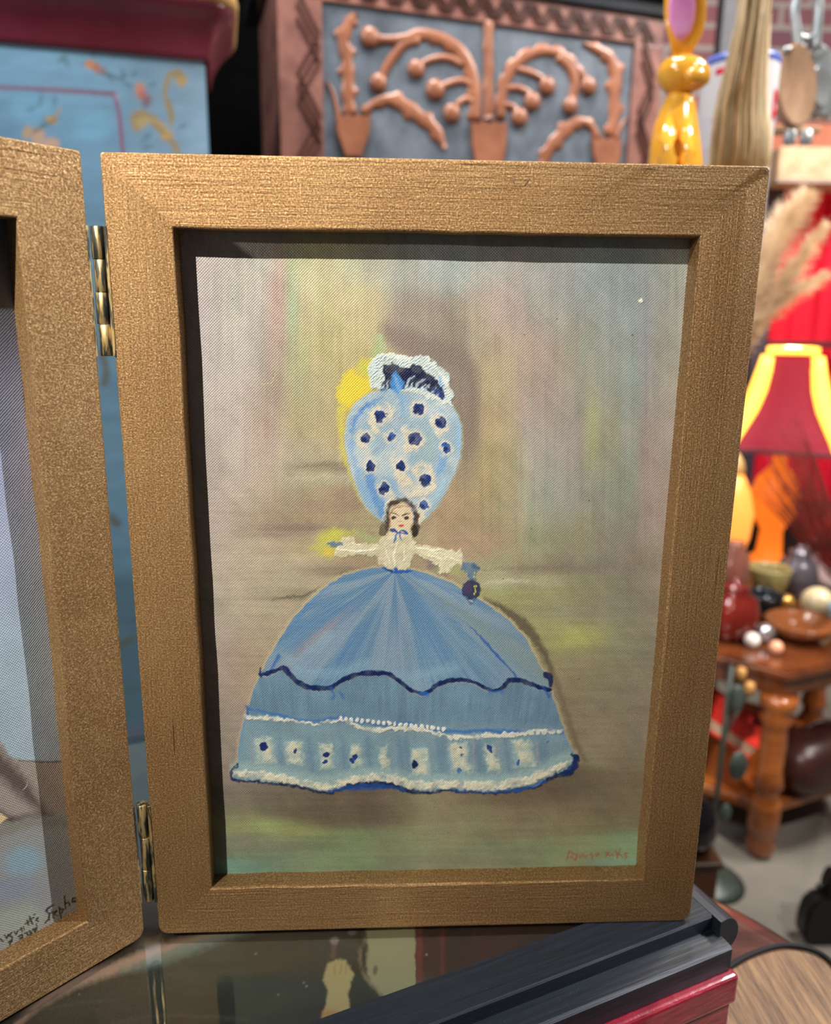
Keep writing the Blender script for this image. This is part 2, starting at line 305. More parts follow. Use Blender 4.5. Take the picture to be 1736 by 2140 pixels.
# ------------------------------------------------------------------ the two pictures (colours given where they stand on the canvas)
def Zm(x0, y0, s): return lambda *P: [(x0+x/s, y0+y/s) for x, y in P]
def lady(p, a, b):
    u, v = p.u, p.v
    p.field([
     (430,560,'#a79d98',35,90),(480,620,'#aeaba2',28,110),(525,600,'#a8a297',28,90),(545,760,'#a39b8f',35,80),(430,750,'#a39a97',35,110),(490,760,'#b0aaa2',35,90),
     (430,950,'#a49a93',40,110),(500,930,'#a89e92',40,70),(430,1150,'#a59a8f',40,110),(500,1120,'#a49a86',50,60),(440,1350,'#a0958c',40,90),(460,1480,'#94897e',40,70),(480,1560,'#8c8174',30,60),
     (520,1250,'#a89f8a',60,40),(560,1330,'#a4957e',50,50),(530,1420,'#a39179',40,50),(600,1220,'#aaa085',70,30),(600,1150,'#ab9e84',70,25),(560,1105,'#86766a',50,14),(640,1100,'#8b7b69',60,12),
     (583,660,'#a98b82',14,60),(570,780,'#a08a7c',18,60),(560,860,'#9c8578',30,50),(609,650,'#93ac8b',9,50),(612,770,'#9a9f7c',20,50),(645,610,'#aaa888',25,70),(690,620,'#b0ab82',35,60),
     (690,700,'#b2a87a',35,50),(745,640,'#b3a981',40,60),(700,780,'#aa9c74',40,50),(650,800,'#a3a07d',35,50),(650,870,'#a39b7a',40,40),(690,900,'#aca07a',50,30),(620,950,'#a49f88',50,30),
     (700,960,'#a39b7f',50,12),(680,975,'#7d735f',50,7),(660,1000,'#a8a286',50,9),(650,1035,'#9b8c70',60,14),(700,1050,'#947f69',50,12),(620,1060,'#94846f',50,14),(640,1085,'#a1906f',70,10),
     (560,950,'#a5938a',14,60),(600,1010,'#a19b80',40,30),(770,560,'#a2a593',50,25),(830,560,'#9ca096',50,25),(900,570,'#9aa3a0',50,30),(970,560,'#9ba4a1',50,30),(1040,560,'#9ca19c',60,30),
     (850,650,'#8f867a',30,45),(900,660,'#8d8378',45,45),(940,720,'#857a6f',40,30),(975,800,'#80756c',16,70),(985,900,'#8a7e70',16,70),(1000,680,'#a59d86',25,60),(1030,640,'#ab9b93',30,50),
     (1060,620,'#a79c98',30,50),(1110,620,'#9b9a94',40,50),(1160,600,'#979d98',40,60),(1240,570,'#949e9c',50,50),(1320,600,'#95a1a3',35,60),(1390,570,'#a2a8a0',30,60),
     (1040,760,'#aa9c7c',30,60),(1040,880,'#a89a76',30,70),(1090,720,'#a8988a',30,60),(1130,780,'#a49386',30,70),(1080,820,'#a4958a',30,40),(1190,760,'#989586',30,70),(1250,760,'#979b90',30,70),
     (1310,700,'#99a29c',25,80),(1350,760,'#95999a',15,80),(1400,750,'#a5a79a',25,90),(1385,900,'#a79f95',25,90),(1120,900,'#a29a95',25,60),(1160,940,'#a09992',40,60),(1235,900,'#a7ab74',10,55),
     (1205,900,'#9a9688',15,60),(1270,920,'#97977f',20,60),(1320,900,'#98a195',15,60),(1350,950,'#a49089',12,80),(1380,1080,'#a3958c',25,90),(1110,1010,'#9fa18e',30,60),(1170,1030,'#969a92',30,50),
     (1240,1030,'#91978a',25,60),(1300,1030,'#8d9181',25,60),(1060,980,'#a6a07b',25,60),(1020,1010,'#9f8f6d',30,60),(960,1090,'#a18b6f',40,30),(960,1140,'#ab9077',45,18),(1020,1130,'#ad917b',30,20),
     (1060,1120,'#9c9672',35,40),(1130,1110,'#95987c',40,30),(1190,1130,'#8f8b6f',40,25),(1230,1100,'#948c6d',20,30),(1270,1120,'#8b8376',30,30),(1080,1165,'#a09c7d',35,14),(1020,1190,'#a3a282',30,18),
     (1130,1185,'#857b6a',60,9),(1180,1165,'#8a8470',60,12),(1240,1180,'#847b6e',60,10),(1320,1180,'#8d8878',50,30),(1120,1215,'#a8a587',60,9),(1110,1240,'#9a9a6c',50,12),(1200,1230,'#908c6c',60,20),
     (1300,1260,'#8f8c78',60,30),(1210,1335,'#aaac68',28,16),(1150,1320,'#9f9c70',25,16),(1270,1320,'#9c9b70',30,20),(1330,1360,'#8e8b78',40,50),(1240,1390,'#918a6a',50,25),(1290,1460,'#8c8470',50,50),
     (1250,1530,'#8f866c',40,30),(1320,1550,'#8d8470',40,40),(1340,1480,'#8f8878',25,60),(1200,1450,'#8c8068',20,40),(780,780,'#b0a070',30,30),(900,1150,'#9e9274',60,40),
     (760,1100,'#9c9270',30,30),(740,1160,'#98886e',50,10),(740,1185,'#8c7c6c',50,9),(690,1195,'#7a6f5c',50,6),(650,1225,'#a59a80',50,9),(580,1250,'#6f6656',50,5),(620,1238,'#756b58',30,5),(550,1200,'#a39a82',60,20),
     (690,1150,'#a89668',30,14),(640,1140,'#a4946f',30,12),
     (500,1660,'#7c7263',40,16),(560,1685,'#756b5a',50,14),(640,1700,'#6f6452',50,18),(720,1700,'#6b5f4e',60,20),(800,1690,'#6d6251',40,20),(880,1690,'#8b8568',40,20),(980,1690,'#8b8368',60,14),
     (1060,1670,'#746753',60,12),(1140,1655,'#6b5e4d',60,14),(1220,1630,'#6b5f4e',40,14),(1300,1625,'#7d7058',50,10),(1320,1590,'#8b8268',40,20),(1150,1700,'#85795f',80,14),(1280,1680,'#81775e',60,22),
     (500,1705,'#8b8a68',30,14),(560,1725,'#9aa36c',50,10),(620,1740,'#98a069',40,10),(540,1760,'#858870',60,14),(650,1765,'#7c866b',50,14),(740,1765,'#85956c',50,18),(840,1760,'#8c9470',60,18),
     (930,1740,'#8d8d6c',60,18),(1030,1730,'#8c886c',70,14),(1120,1730,'#888068',70,12),(1220,1725,'#8e8a66',60,10),(1300,1720,'#7f7a60',40,12),(1150,1765,'#8b926c',60,12),(1240,1770,'#96a678',50,14),
     (1310,1770,'#90b291',25,22),(1200,1790,'#90a076',50,12),(1050,1785,'#818a70',60,14),(900,1795,'#848a70',60,14),(700,1800,'#7f9472',60,12),(560,1800,'#7c9078',50,12),(500,1812,'#79a496',40,8),(1290,1805,'#84ab97',40,8)], 40, 50)
    # brushwork: vertical streaks above, horizontal ones lower left and along the ground
    vert = fbm(u, v, 9, 120, 5, 4); hor = fbm(u, v, 110, 7, 15, 4); spot = fbm(u, v, 45, 45, 25, 4)
    k = np.clip((v-900-.25*(u-430))/200, 0, 1); m = vert*(1-k)+hor*k
    dg = fbm(u+v, u-v, 120, 14, 19, 4)
    p.col *= (1+.26*m+.30*spot+.16*dg)[:, None]
    p.col *= 1+.10*np.stack([fbm(u, v, 30, 90, 41, 3), fbm(u, v, 40, 80, 51, 3), fbm(u, v, 36, 90, 61, 3)], 1)
    p.h += .25*m
    B = Zm(650, 700, 3.5675); K = Zm(440, 1150, 2.117); Q = Zm(780, 1020, 7.233)
    # shadow strokes beside hat and skirt
    p.stroke(B((560,-60),(640,20),(900,120),(1120,200),(1200,400),(1190,700),(1165,900)), [20,45,55,40,24,14,6], '#7d7167', 12, 5, .85)
    p.stroke(K((1210,215),(1300,265),(1390,340),(1460,430),(1510,540)), [6,18,22,14,8], '#5f5446', 5, 5, .9)
    p.stroke(K((1500,500),(1540,620),(1580,740),(1620,860),(1660,930)), [8,12,10,14,10], '#6d6250', 6, 5, .75)
    p.stroke(K((270,215),(350,205),(430,195),(500,160)), [1,6,7,1], '#5d5446', 3, 5, .8); p.stroke(K((570,95),(640,98),(720,85)), [1,3.5,1], '#4f4638', 2, 5, .8)
    p.stroke(K((290,225),(400,235),(440,220)), [1,4,1], '#a88f78', 3, 5, .7)
    for P, w, c, al in (((540,1108,700,1100),16,'#7d6d62',.55),((620,975,740,968),8,'#70664f',.55),((600,1002,730,995),7,'#b8b296',.5),((560,1180,680,1182),7,'#a9a089',.5),((1010,1190,1250,1188),9,'#7a7062',.5),((1015,1218,1110,1214),7,'#c4bda6',.8)):
        p.stroke([(P[0],P[1]),((P[0]+P[2])/2,(P[1]+P[3])/2-2),(P[2],P[3])], [1,w,1], c, 4, 6, al, sm=False)
    p.stroke([(880,1160),(905,1170),(915,1195)], [8,26,8], '#7c6877', 5, 5, .75); p.stroke([(900,1185),(930,1200)], 12, '#75606c', 4, 5, .7)
    p.blob(935, 1190, 30, 10, '#9aa668', .9, 4, .7)
    # yellow light left of hat and by the hand
    p.poly(B((205,520),(190,430),(240,300),(300,240),(330,230),(390,180),(450,190),(450,330),(470,400),(400,455),(320,515),(270,560),(240,600),(220,560)), '#c9b84a', 5, 7, .9)
    p.poly(B((200,500),(200,430),(240,320),(300,255),(340,300),(440,340),(460,400),(400,450),(320,500),(270,530)), '#dac53f', 4, 7, .9)
    p.poly(B((330,240),(420,180),(440,210),(430,300),(380,310)), '#b9bd58', 5, 7, .7); p.stroke(B((480,150),(520,80),(510,30)), 22, '#9db184', 5, 6, .7)
    p.stroke(B((215,560),(225,700),(235,850),(270,960),(320,1080),(370,1200),(450,1310)), [16,13,12,10,8,9,8], '#c8bd52', 5, 6, .75)
    p.poly(B((10,1600),(60,1480),(150,1440),(250,1450),(330,1480),(250,1520),(220,1560),(190,1620),(150,1660),(60,1640)), '#b9b955', 8, 8, .75)
    p.poly(B((90,1500),(180,1450),(240,1470),(200,1520),(120,1540)), '#c2c34c', 5, 7, .6); p.blob(*B((130,1620))[0], 13, 10, '#d2b748', .8, 4, .7)
    p.stroke(B((330,1480),(420,1510),(480,1530)), 14, '#a0ad74', 5, 5, .6)
    # skirt dome
    sc = [(220,550),(270,540),(320,520),(352,550),(400,592),(460,610),(530,608),(580,575),(640,552),(700,543),(780,546),(830,576),(880,615),(940,634),(975,616),(1010,590),(1080,573),(1160,580),(1200,602),(1250,622),(1290,608),(1320,576),(1370,576),(1430,597),(1500,618)]
    dome = [(225,545),(262,465),(310,385),(360,310),(430,230),(500,170),(580,115),(680,85),(780,72),(860,82),(960,105),(1060,142),(1140,190),(1230,245),(1320,310),(1400,400),(1460,520),(1495,560),(1500,618)]
    low = sc+[(1530,700),(1560,790),(1590,870),(1622,915),(1610,965),(1540,990),(1490,1012),(1450,1040),(1380,1050),(1300,1068),(1200,1068),(1100,1063),(1020,1060),(960,1070),(900,1066),(830,1050),(760,1036),(680,1036),(600,1046),(540,1070),(470,1064),(400,1046),(300,1035),(200,1020),(110,1018),(92,985),(118,940),(130,830),(158,720),(190,620)]
    p.poly(K(*[(x+(8 if x > 800 else -8), y-8) for x, y in dome]), '#b5a987', 3, 4, .85)           # bare ochre line round the skirt
    p.poly(K(*[(x+(10 if x > 800 else -10), y) for x, y in low]), '#b0a384', 3, 4, .85)
    LI, LA = p.poly(K(*low), '#69879c', 1.5, 2.5, 1)
    DI, DA = p.poly(K(*(dome+sc[::-1])), '#6485a0', 1.5, 2.5, 1)
    # radial strokes on the dome
    ku, kv = K((815, 90))[0]
    I = p._sel(530, 1160, 1180, 1460, 0); th = np.arctan2(u[I]-ku, v[I]-kv); rr = np.hypot(u[I]-ku, v[I]-kv)
    n = fbm(th*300, rr, 9, 140, 91, 4); n2 = fbm(th*300, rr, 55, 200, 95, 3)
    D = np.array(lin('#6485a0')); full = np.zeros(len(u)); full[DI] = DA; isd = full[I]; domem = full
    base = D*(1+.24*n)[:, None]
    def mixw(base, w, c): return base*(1-w[:, None])+np.array(lin(c))*w[:, None]
    base = mixw(base, np.clip(.15+n2*2.6, 0, .6), '#8b9dac'); base = mixw(base, np.clip(-n2*2.4, 0, .4), '#4f7ba6')
    base = mixw(base, np.clip((rr-120)/150, 0, 1)*np.clip(.5+n*1.6, 0, .8)*np.exp(-((th-.05)/.75)**2), '#86a3b4')
    base = mixw(base, .55*np.exp(-((th-.98)/.09)**2), '#7d8e83')                                     # greenish gleam on the right
    base = mixw(base, .55*np.exp(-((th+.86)/.05)**2)*np.exp(-((rr-210)/80)**2), '#a08c86')
    p.col[I] = p.col[I]*(1-isd[:, None])+base*isd[:, None]; p.h[I] += .35*n*isd
    L2 = p._sel(470, 1220, 1400, 1670, 0); nn = fbm(u[L2]+.25*(v[L2]-1400)*(u[L2]-820)/400, v[L2], 9, 70, 101, 4)
    tgt = np.array(lin('#69879c')); full = np.zeros(len(u)); full[LI] = LA; w = (full*(1-domem))[L2]
    lb = tgt*(1+.4*nn)[:, None]; lo_ = np.clip((v[L2]-1500-(u[L2]-800)*.03)/25, 0, 1)
    lb = mixw(lb, lo_*.6, '#86a2a8'); mot = fbm(u[L2], v[L2], 60, 40, 111, 3); lb = lb*(1+.35*mot)[:, None]; p.col[L2] = p.col[L2]*(1-w[:, None])+lb*w[:, None]; p.h[L2] += .3*nn*w
    p.stroke(K((300,470),(262,540)), [10,4], '#2f62a0', 2, 3, .8); p.stroke(K((1150,340),(1210,400),(1270,470),(1320,520),(1360,570)), [2,5,6,3,5], '#24549a', 1.5, 3, .85)
    p.stroke(K((1040,300),(1110,330)), 3, '#3f72ad', 3, 3, .5); p.stroke(K((560,490),(620,410)), [7,2], '#4a7ab0', 3, 4, .6)
    for P in (((860,90),(1000,150),(1120,230)),((540,140),(440,240),(350,350)),((1500,1150),(1500,1151))): p.stroke(K(*P), 3, '#3e77b5', 3, 3, .55)
    p.stroke(K((860,110),(980,200),(1150,340)), 3, '#4a7cb4', 3, 3, .5)
    p.stroke(K((400,470),(520,380)), [12,20], '#86a8bb', 6, 6, .5); p.stroke(K((820,560),(900,560),(1080,520)), 22, '#84a6ba', 8, 8, .5)
    p.stroke(K((340,480),(430,540),(560,540),(700,500)), 18, '#84a5ba', 8, 8, .5)
    # waist
    p.stroke(K((760,82),(800,88),(860,93),(890,92)), [4,9,8,3], '#215aa6', 1.5, 4, .95, .3); p.stroke(K((775,78),(800,90)), 4, '#142f66', 1.2, 3, .9)
    # scalloped dark line and white edge beneath
    p.stroke(K(*[(x, y+9) for x, y in sc]), 4, '#b9b8a6', 2, 3, .55, .6)
    p.stroke(K(*sc), [7,10,12,10,12,9,9,10,8,9,12,9], '#0f2253', 1.1, 3, .98, .35, .2)
    p.stroke(K((220,520),(222,560)), 5, '#15275a', 1.2, 3, .9); p.stroke(K((1480,550),(1500,560),(1505,600)), [12,14,7], '#121f4a', 1.3, 3, .95, .4)
    p.stroke(K((530,610),(545,640),(535,660)), 5, '#2a5fa4', 2, 4, .7); p.stroke(K((570,625),(590,650)), 5, '#2a5fa4', 2, 4, .6); p.stroke(K((930,632),(960,640)), 8, '#2a66b4', 2, 3, .7); p.stroke(K((1235,630),(1290,625)), 7, '#2a66b4', 2, 3, .6); p.stroke(K((1470,600),(1500,650)), 6, '#24549a', 2, 3, .7)
    # trim
    p.stroke(K((165,700),(300,730),(450,755),(560,742),(640,752),(760,772),(870,768),(960,790),(1080,800),(1250,800),(1400,806),(1555,805)), [3,6,4,7,8,6,9,6,7,8,7,9], '#2f68ad', 2.5, 4, .8)
    tr = [(160,735),(260,745),(360,752),(450,768),(530,760),(575,748),(640,775),(720,795),(800,790),(880,788),(960,800),(1020,815),(1070,825),(1150,828),(1250,820),(1350,815),(1450,800),(1555,800)]
    p.stroke(K(*tr), [8,7,5,4,5,6,7,9,8,6,5,8,9,8,6], '#d2d2bf', 1.8, 6, .93, 1.0, .9)
    for x in range(575, 1050, 24): p.blob(*K((x, 752+(x-575)*.10-8))[0], 4, 4.5, '#dcdccb', .5, 3, .95, 0, 1.2)
    for x in range(1060, 1560, 30): p.blob(*K((x, 832-(x-1060)*.055))[0], 6, 4, '#d4d6c8', .6, 4, .9, 0, 1.0)
    # panels of the hem frill
    for cx, cy, w_, h_, sk, al in ((240,890,80,115,8,.9),(375,895,66,100,8,.85),(515,912,58,112,6,.85),(645,912,46,100,5,.8),(770,925,40,112,8,.8),(925,938,82,122,10,.92),(1105,918,78,135,14,.9),(1245,922,48,120,12,.9),(1388,900,86,115,14,.92)):
        p.poly(K((cx-w_/2-sk, cy-h_/2),(cx+w_/2-sk, cy-h_/2),(cx+w_/2+sk, cy+h_/2),(cx-w_/2+sk*.3, cy+h_/2)), '#a9bdb3', 4, 7, al*.9, .7, .5)
        p.poly(K((cx-w_/3-sk, cy-h_/2+8),(cx+w_/3-sk, cy-h_/2+8),(cx+w_/3+sk*.6, cy+h_/2-16),(cx-w_/3+sk*.3, cy+h_/2-16)), '#cdcbb2', 4, 8, al*.75, 1.1, .8)
    for x in (310,440,590,700,840,870,1010,1030,1175,1190,1310,1460,1480): p.stroke(K((x-6, 830),(x, 900),(x+12, 985)), [6,13,6], '#627f98', 5, 5, .6)
    for x, y in ((330,900),(1075,900),(1160,900),(1270,900),(1440,900),(180,880)): p.stroke(K((x, y-50),(x+8, y+60)), [2,6,2], '#b39c92', 3, 4, .5)
    for x, y, r, c in ((235,866,11,'#172c66'),(375,888,6,'#2b3c74'),(512,905,8,'#1d2f68'),(505,935,4,'#20407c'),(640,915,7,'#22377a'),(625,930,5,'#1f3c80'),(905,945,11,'#142453'),(1105,872,4,'#4a5a6e'),(1110,905,3,'#4f6a7c'),(1235,872,7,'#26437c'),(1240,885,4,'#2a4a8a'),(1360,930,4,'#32548c'),(1095,975,6,'#3f6ea6'),(1355,945,4,'#3c6aa4'),(1490,850,3,'#5a7a94')):
        p.blob(*K((x, y))[0], r*.62+1.2, r*.66+1.2, c, .25, 5, 1, 0, .5)
    # hem: cream ruffle with dark edge
    hem = [(105,985),(160,990),(260,1000),(360,1020),(440,1040),(520,1042),(620,1020),(700,1010),(800,1015),(880,1035),(960,1040),(1060,1035),(1180,1042),(1290,1040),(1380,1022),(1450,1000),(1520,965),(1590,935)]
    p.stroke(K(*[(x, y-30) for x, y in hem]), 16, '#9db8b4', 7, 5, .75)
    p.stroke(K(*hem), [10,16,17,15,14,12,18,20,18,16,16,18,18,16,15,13,8], '#d5d2ba', 3, 6, .93, 1.3, .8)
    edge = [(120,945),(95,975),(92,1005),(130,1022),(200,1022),(300,1034),(400,1048),(460,1066),(530,1070),(600,1048),(680,1036),(760,1036),(830,1050),(900,1068),(960,1072),(1020,1062),(1100,1066),(1200,1070),(1300,1070),(1380,1052),(1450,1044),(1490,1014),(1540,992),(1600,978),(1618,920),(1600,900)]
    p.stroke(K(*edge), [4,5,6,4,6,7,5,8,12,14,10,6,5,5,6,8,5,9,11,12,9], '#15294f', 1.4, 5, .95, .5, .25)
    p.stroke(K((520,1062),(620,1052),(700,1046),(780,1048),(860,1062)), [5,12,14,10,3], '#1f4d96', 2, 4, .8); p.stroke(K((1060,1064),(1300,1066),(1400,1050),(1480,1020)), [2,6,7,8], '#2a5aa2', 2, 4, .7)
    p.stroke(K((1560,985),(1600,965),(1615,925)), [8,15,8], '#162c66', 1.5, 4, .9)
    p.stroke(K((155,735),(140,820),(120,920)), [3,4,3], '#5e93bd', 2, 3, .7); p.stroke(K((160,690),(165,725)), 5, '#24549a', 2, 3, .8)
    p.stroke(K((1565,840),(1595,880)), 4, '#5e93bd', 2, 3, .7)
    # hat
    hat = [(520,1390),(450,1330),(390,1260),(340,1150),(290,1000),(258,850),(252,720),(275,600),(320,520),(400,455),(470,425),(560,400),(700,405),(850,430),(980,480),(1060,540),(1100,600),(1122,720),(1118,850),(1095,970),(1040,1100),(990,1200),(930,1290),(860,1370),(815,1405),(760,1400),(560,1400)]
    p.poly(B(*[(680+(x-680)*1.02, y) for x, y in hat]), '#a9b08a', 3, 3, .7)
    p.poly(B(*hat), '#9cb1bd', 1.6, 2.5, 1, .3)
    I = p._sel(715, 970, 810, 1100, 0); d = fbm(u[I]+v[I], u[I]-v[I], 12, 40, 131, 4); d2 = fbm(u[I], v[I], 40, 60, 141, 3); hb = np.array(lin('#9cb1bd')); w = np.abs(p.col[I]-hb).sum(1) < .04
    x = hb*(1+.32*d)[:, None]; x = mixw(x, np.clip(d2*3.5, 0, .7), '#bcc6c4'); x = mixw(x, np.clip(-d2*3, 0, .45), '#86a3b0'); p.col[I] = np.where(w[:, None], x, p.col[I]); p.h[I] += .4*d
    for P, ww, c, al in ((((520,470),(420,530),(330,620),(300,720)),[3,8,10,7],'#4580bd',.8),(((300,800),(320,950),(380,1120),(460,1260)),[10,12,12,14],'#7ea6cc',.7),(((440,1010),(450,1120),(500,1230),(520,1350)),[14,20,22,10],'#4e86c2',.75),
                         (((1085,600),(1105,750),(1085,900)),[5,10,8],'#8cb5d4',.8),(((990,880),(970,980),(950,1040)),[14,18,10],'#6c9dc8',.75),(((650,440),(690,500),(680,600)),[14,14,5],'#79a5c8',.7),(((370,560),(430,530)),[5,4],'#3c74b4',.7),
                         (((560,1100),(620,1150),(660,1180)),[24,30,12],'#7aa2c6',.5),(((870,1250),(940,1180),(1010,1060)),[14,16,12],'#9dbccb',.7),(((700,650),(560,800),(480,880)),[10,18,12],'#87a3b4',.5),(((960,560),(1040,640)),[10,8],'#7fb0d4',.6),(((860,760),(880,900),(820,1000)),[22,26,18],'#8fa9a6',.45)):
        p.stroke(B(*P), ww, c, 4, 6, al, .2)
    for P, ww, al in ((((500,520),(450,600),(470,700),(520,740)),[8,12,12,6],.8),(((560,520),(600,560),(590,640)),[6,12,8],.7),(((360,720),(350,800),(400,830)),[7,9,8],.8),(((700,700),(720,760),(700,850),(760,840),(840,820)),[8,14,10,12,8],.85),
                      (((900,600),(920,690),(960,740),(1010,700)),[8,12,14,7],.85),(((620,880),(620,960),(680,1060),(720,1150),(800,1170)),[8,12,26,34,20],.9),(((780,1020),(820,960),(880,1000),(910,1130),(860,1170)),[18,14,10,10,14],.85),(((420,850),(430,940),(470,950)),[5,7,8],.7),
                      (((540,1180),(620,1190),(560,1280),(560,1380)),[10,10,9,8],.85),(((800,1290),(830,1350),(800,1390),(840,1230)),[12,16,10,8],.9),(((760,530),(830,600),(800,590)),[5,6,6],.6),(((980,900),(1010,880)),[5,5],.6)):
        p.stroke(B(*P), ww, '#cfc7b0', 3.5, 7, al, .7, .7)
    # ruff and dark lining
    p.poly(B((460,405),(430,335),(425,250),(445,185),(495,150),(570,138),(650,145),(720,170),(800,150),(870,160),(915,205),(980,240),(1020,290),(1035,370),(1060,440),(1055,525),(990,505),(850,440),(700,415),(560,410)), '#bccdcb', 2, 6, .97, 1.2, .25)
    I = p._sel(765, 950, 735, 850, 0); sw = np.sin((u[I]*.5+v[I]*.9+14*p.g[I])*1.1); wm = np.abs(p.col[I]-np.array(lin('#bccdcb'))).sum(1) < .12; p.col[I] = np.where(wm[:, None], p.col[I]*(1+.09*sw)[:, None], p.col[I]); p.h[I] += np.where(wm, .5*sw, 0)
    for P in (((930,250),(990,330),(1030,440)),((570,150),(650,160),(760,200)),((860,170),(910,220))): p.stroke(B(*P), [4,9,4], '#d9ddd0', 2, 5, .8, .9, .6)
    p.stroke(B((960,310),(975,400)), 6, '#6f9dc4', 2, 4, .7)
    p.poly(B((535,222),(620,215),(700,250),(770,225),(830,240),(880,295),(940,325),(975,400),(995,480),(940,460),(885,430),(840,400),(780,392),(720,385),(680,405),(620,405),(570,395),(515,415),(545,330)), '#131a3c', 1.3, 6, .98, .6, .1)
    for P in (((700,390),(740,330),(770,310)),((780,395),(810,350),(850,330)),((850,420),(880,370)),((900,440),(930,390)),((730,400),(760,360)),((820,410),(860,370)),((940,460),(955,430)),((560,400),(580,340)),((530,400),(550,370))): p.stroke(B(*P), [5,4,1.5], '#a6bac6', 1.2, 4, .9, .9, .3)
    p.poly(B((590,400),(595,330),(610,280),(635,272),(665,310),(690,350),(680,410),(640,430)), '#4585c4', 2, 4, .95, .8); p.stroke(B((620,300),(640,360),(650,410)), [4,10,8], '#6fa2cd', 2, 4, .8, .6)
    p.stroke(B((900,400),(950,420),(985,470)), [4,9,4], '#1d3c86', 2, 4, .8); p.stroke(B((520,415),(570,405)), 4, '#3a6cab', 1.5, 4, .8)
    p.stroke(B((680,410),(800,430),(950,480),(1060,520)), [5,8,9,6], '#cfd6cb', 2, 7, .85, 1.1, .5)
    for x, y, r in ((515,605,44),(805,550,43),(965,655,42),(408,768,38),(590,762,31),(775,772,47),(1008,838,32),(440,980,36),(672,978,36),(853,1082,46),(540,1145,36),(838,1270,33)):
        cx, cy = B((x, y))[0]; p.blob(cx, cy, r*1.55/3.57, r*1.6/3.57, '#d4ccb6', .6, 6, .7, 0, .5)
        p.blob(cx, cy, r/3.57, r*1.12/3.57, '#17306e' if r > 33 else '#28529a', .22, 6.5, .97, .3, .9, .15); p.blob(cx-r*.1, cy+r*.06, r*.55/3.57, r*.5/3.57, '#0f1d47', .5, 6, .8)
    # figure
    p.poly(B((520,1500),(600,1475),(740,1480),(775,1560),(760,1640),(738,1700),(730,1748),(640,1745),(560,1735),(500,1705),(498,1660),(400,1640),(280,1652),(185,1655),(195,1590),(245,1510),(300,1510),(330,1550),(420,1555),(510,1560)), '#cbc4a6', 2, 7, .96, .9, .25)
    p.poly(B((745,1555),(850,1572),(950,1592),(1060,1620),(1120,1600),(1130,1640),(1150,1700),(1080,1720),(1040,1760),(1000,1785),(960,1782),(950,1722),(860,1682),(790,1640),(740,1625)), '#cdc9aa', 2, 7, .96, 1.1, .25)
    for P in (((300,1555),(360,1562)),((205,1600),(330,1612),(470,1600)),((640,1560),(620,1640),(630,1730)),((780,1580),(880,1600),(960,1600)),((880,1640),(960,1665)),((870,1600),(1000,1640)),((1000,1650),(1110,1680)),((560,1600),(590,1700)),((700,1600),(690,1680))): p.stroke(B(*P), [2,5,2], '#e4dfc6', 1.3, 4, .9, 1.6, .3)
    for P in (((210,1630),(330,1640),(470,1630)),((800,1620),(880,1660),(960,1690)),((500,1660),(560,1650))): p.stroke(B(*P), [2,4,2], '#b1a988', 1.6, 4, .7)
    p.stroke(B((130,1552),(170,1556),(228,1562)), [5,11,5], '#60778c', 1.5, 5, .95, .4)
    p.poly(B((1130,1690),(1200,1690),(1255,1730),(1235,1775),(1235,1830),(1180,1830),(1165,1770),(1120,1740)), '#5d7690', 2, 6, .93, .4, .2); p.stroke(B((1200,1720),(1250,1740)), 6, '#3d5674', 1.5, 4, .7)
    p.blob(*B((1193,1893))[0], 19.5, 21, '#2c3350', .22, 4.5, .97, 0, .4); p.blob(*B((1165,1885))[0], 7, 14, '#4b3c62', .8, 5, .7)
    p.stroke(B((1165,1960),(1190,2000),(1215,1960)), [3,6,3], '#4a627e', 1.3, 4, .9); p.stroke(B((1180,1975),(1200,1985)), 2.5, '#a9b6c0', 1, 3, .8)
    for x, y in ((1218,1775),(1215,1800),(1215,1875),(1228,1872),(1222,1895),(1225,1912),(1215,1930)): p.blob(*B((x, y))[0], 1.6, 2.6, '#b9ba5c', .5, 2, .95, 0, .5)
    # head
    p.blob(*Q((405,440))[0], 26, 33, '#d6c3a2', .12, 2, 1, 0, .4); p.poly(Q((270,560),(560,560),(540,700),(330,740),(200,760),(240,640)), '#d3c6a8', 3, 3, .95, .3)
    p.blob(*Q((150,620))[0], 8, 14, '#574c43', .5, 5, .92, 0, .3, .3)
    p.stroke(Q((190,600),(215,500),(205,400),(225,310),(290,230),(380,185),(470,185),(560,230),(620,290),(650,380),(640,480),(640,600),(625,690)), [9,11,7,9,11,11,10,9,11,12,12,15,13], '#4a3c35', 2, 5, .96, .5, .35)
    p.stroke(Q((270,560),(250,460),(245,390)), [4,5,3], '#9a5a48', 1.5, 6, .6, 0, .5); p.stroke(Q((270,310),(370,265),(520,265),(590,330)), [3,3,4,3], '#8f5543', 1.5, 6, .55, 0, .5)
    p.stroke(Q((240,400),(300,325),(400,285)), 2, '#4f4036', .9, 3, .8); p.blob(*Q((625,640))[0], 8.5, 12, '#2c241f', .4, 5, .95, 0, .4)
    p.stroke(Q((255,365),(320,385),(375,415)), [1.5,3,1.5], '#6b5d45', .8, 1.5, .9); p.stroke(Q((300,355),(345,352)), 1.2, '#8a7b60', .7, 1, .7)
    p.stroke(Q((440,415),(490,392),(560,378)), [3,3,1], '#3e352b', .8, 1.5, .95); p.stroke(Q((470,375),(540,362)), 1, '#8a7b60', .7, 1, .7)
    for x, y in ((305,448),(497,455)): p.blob(*Q((x, y))[0], 4.4, 3.2, '#2c2622', .4, 2, .95); p.stroke(Q((x-35, y-8),(x, y-22),(x+40, y-5)), [1,2,1], '#3a322b', .7, 1.5, .9)
    p.stroke(Q((370,495),(390,510),(425,500)), 1.5, '#9a8568', .8, 1, .8)
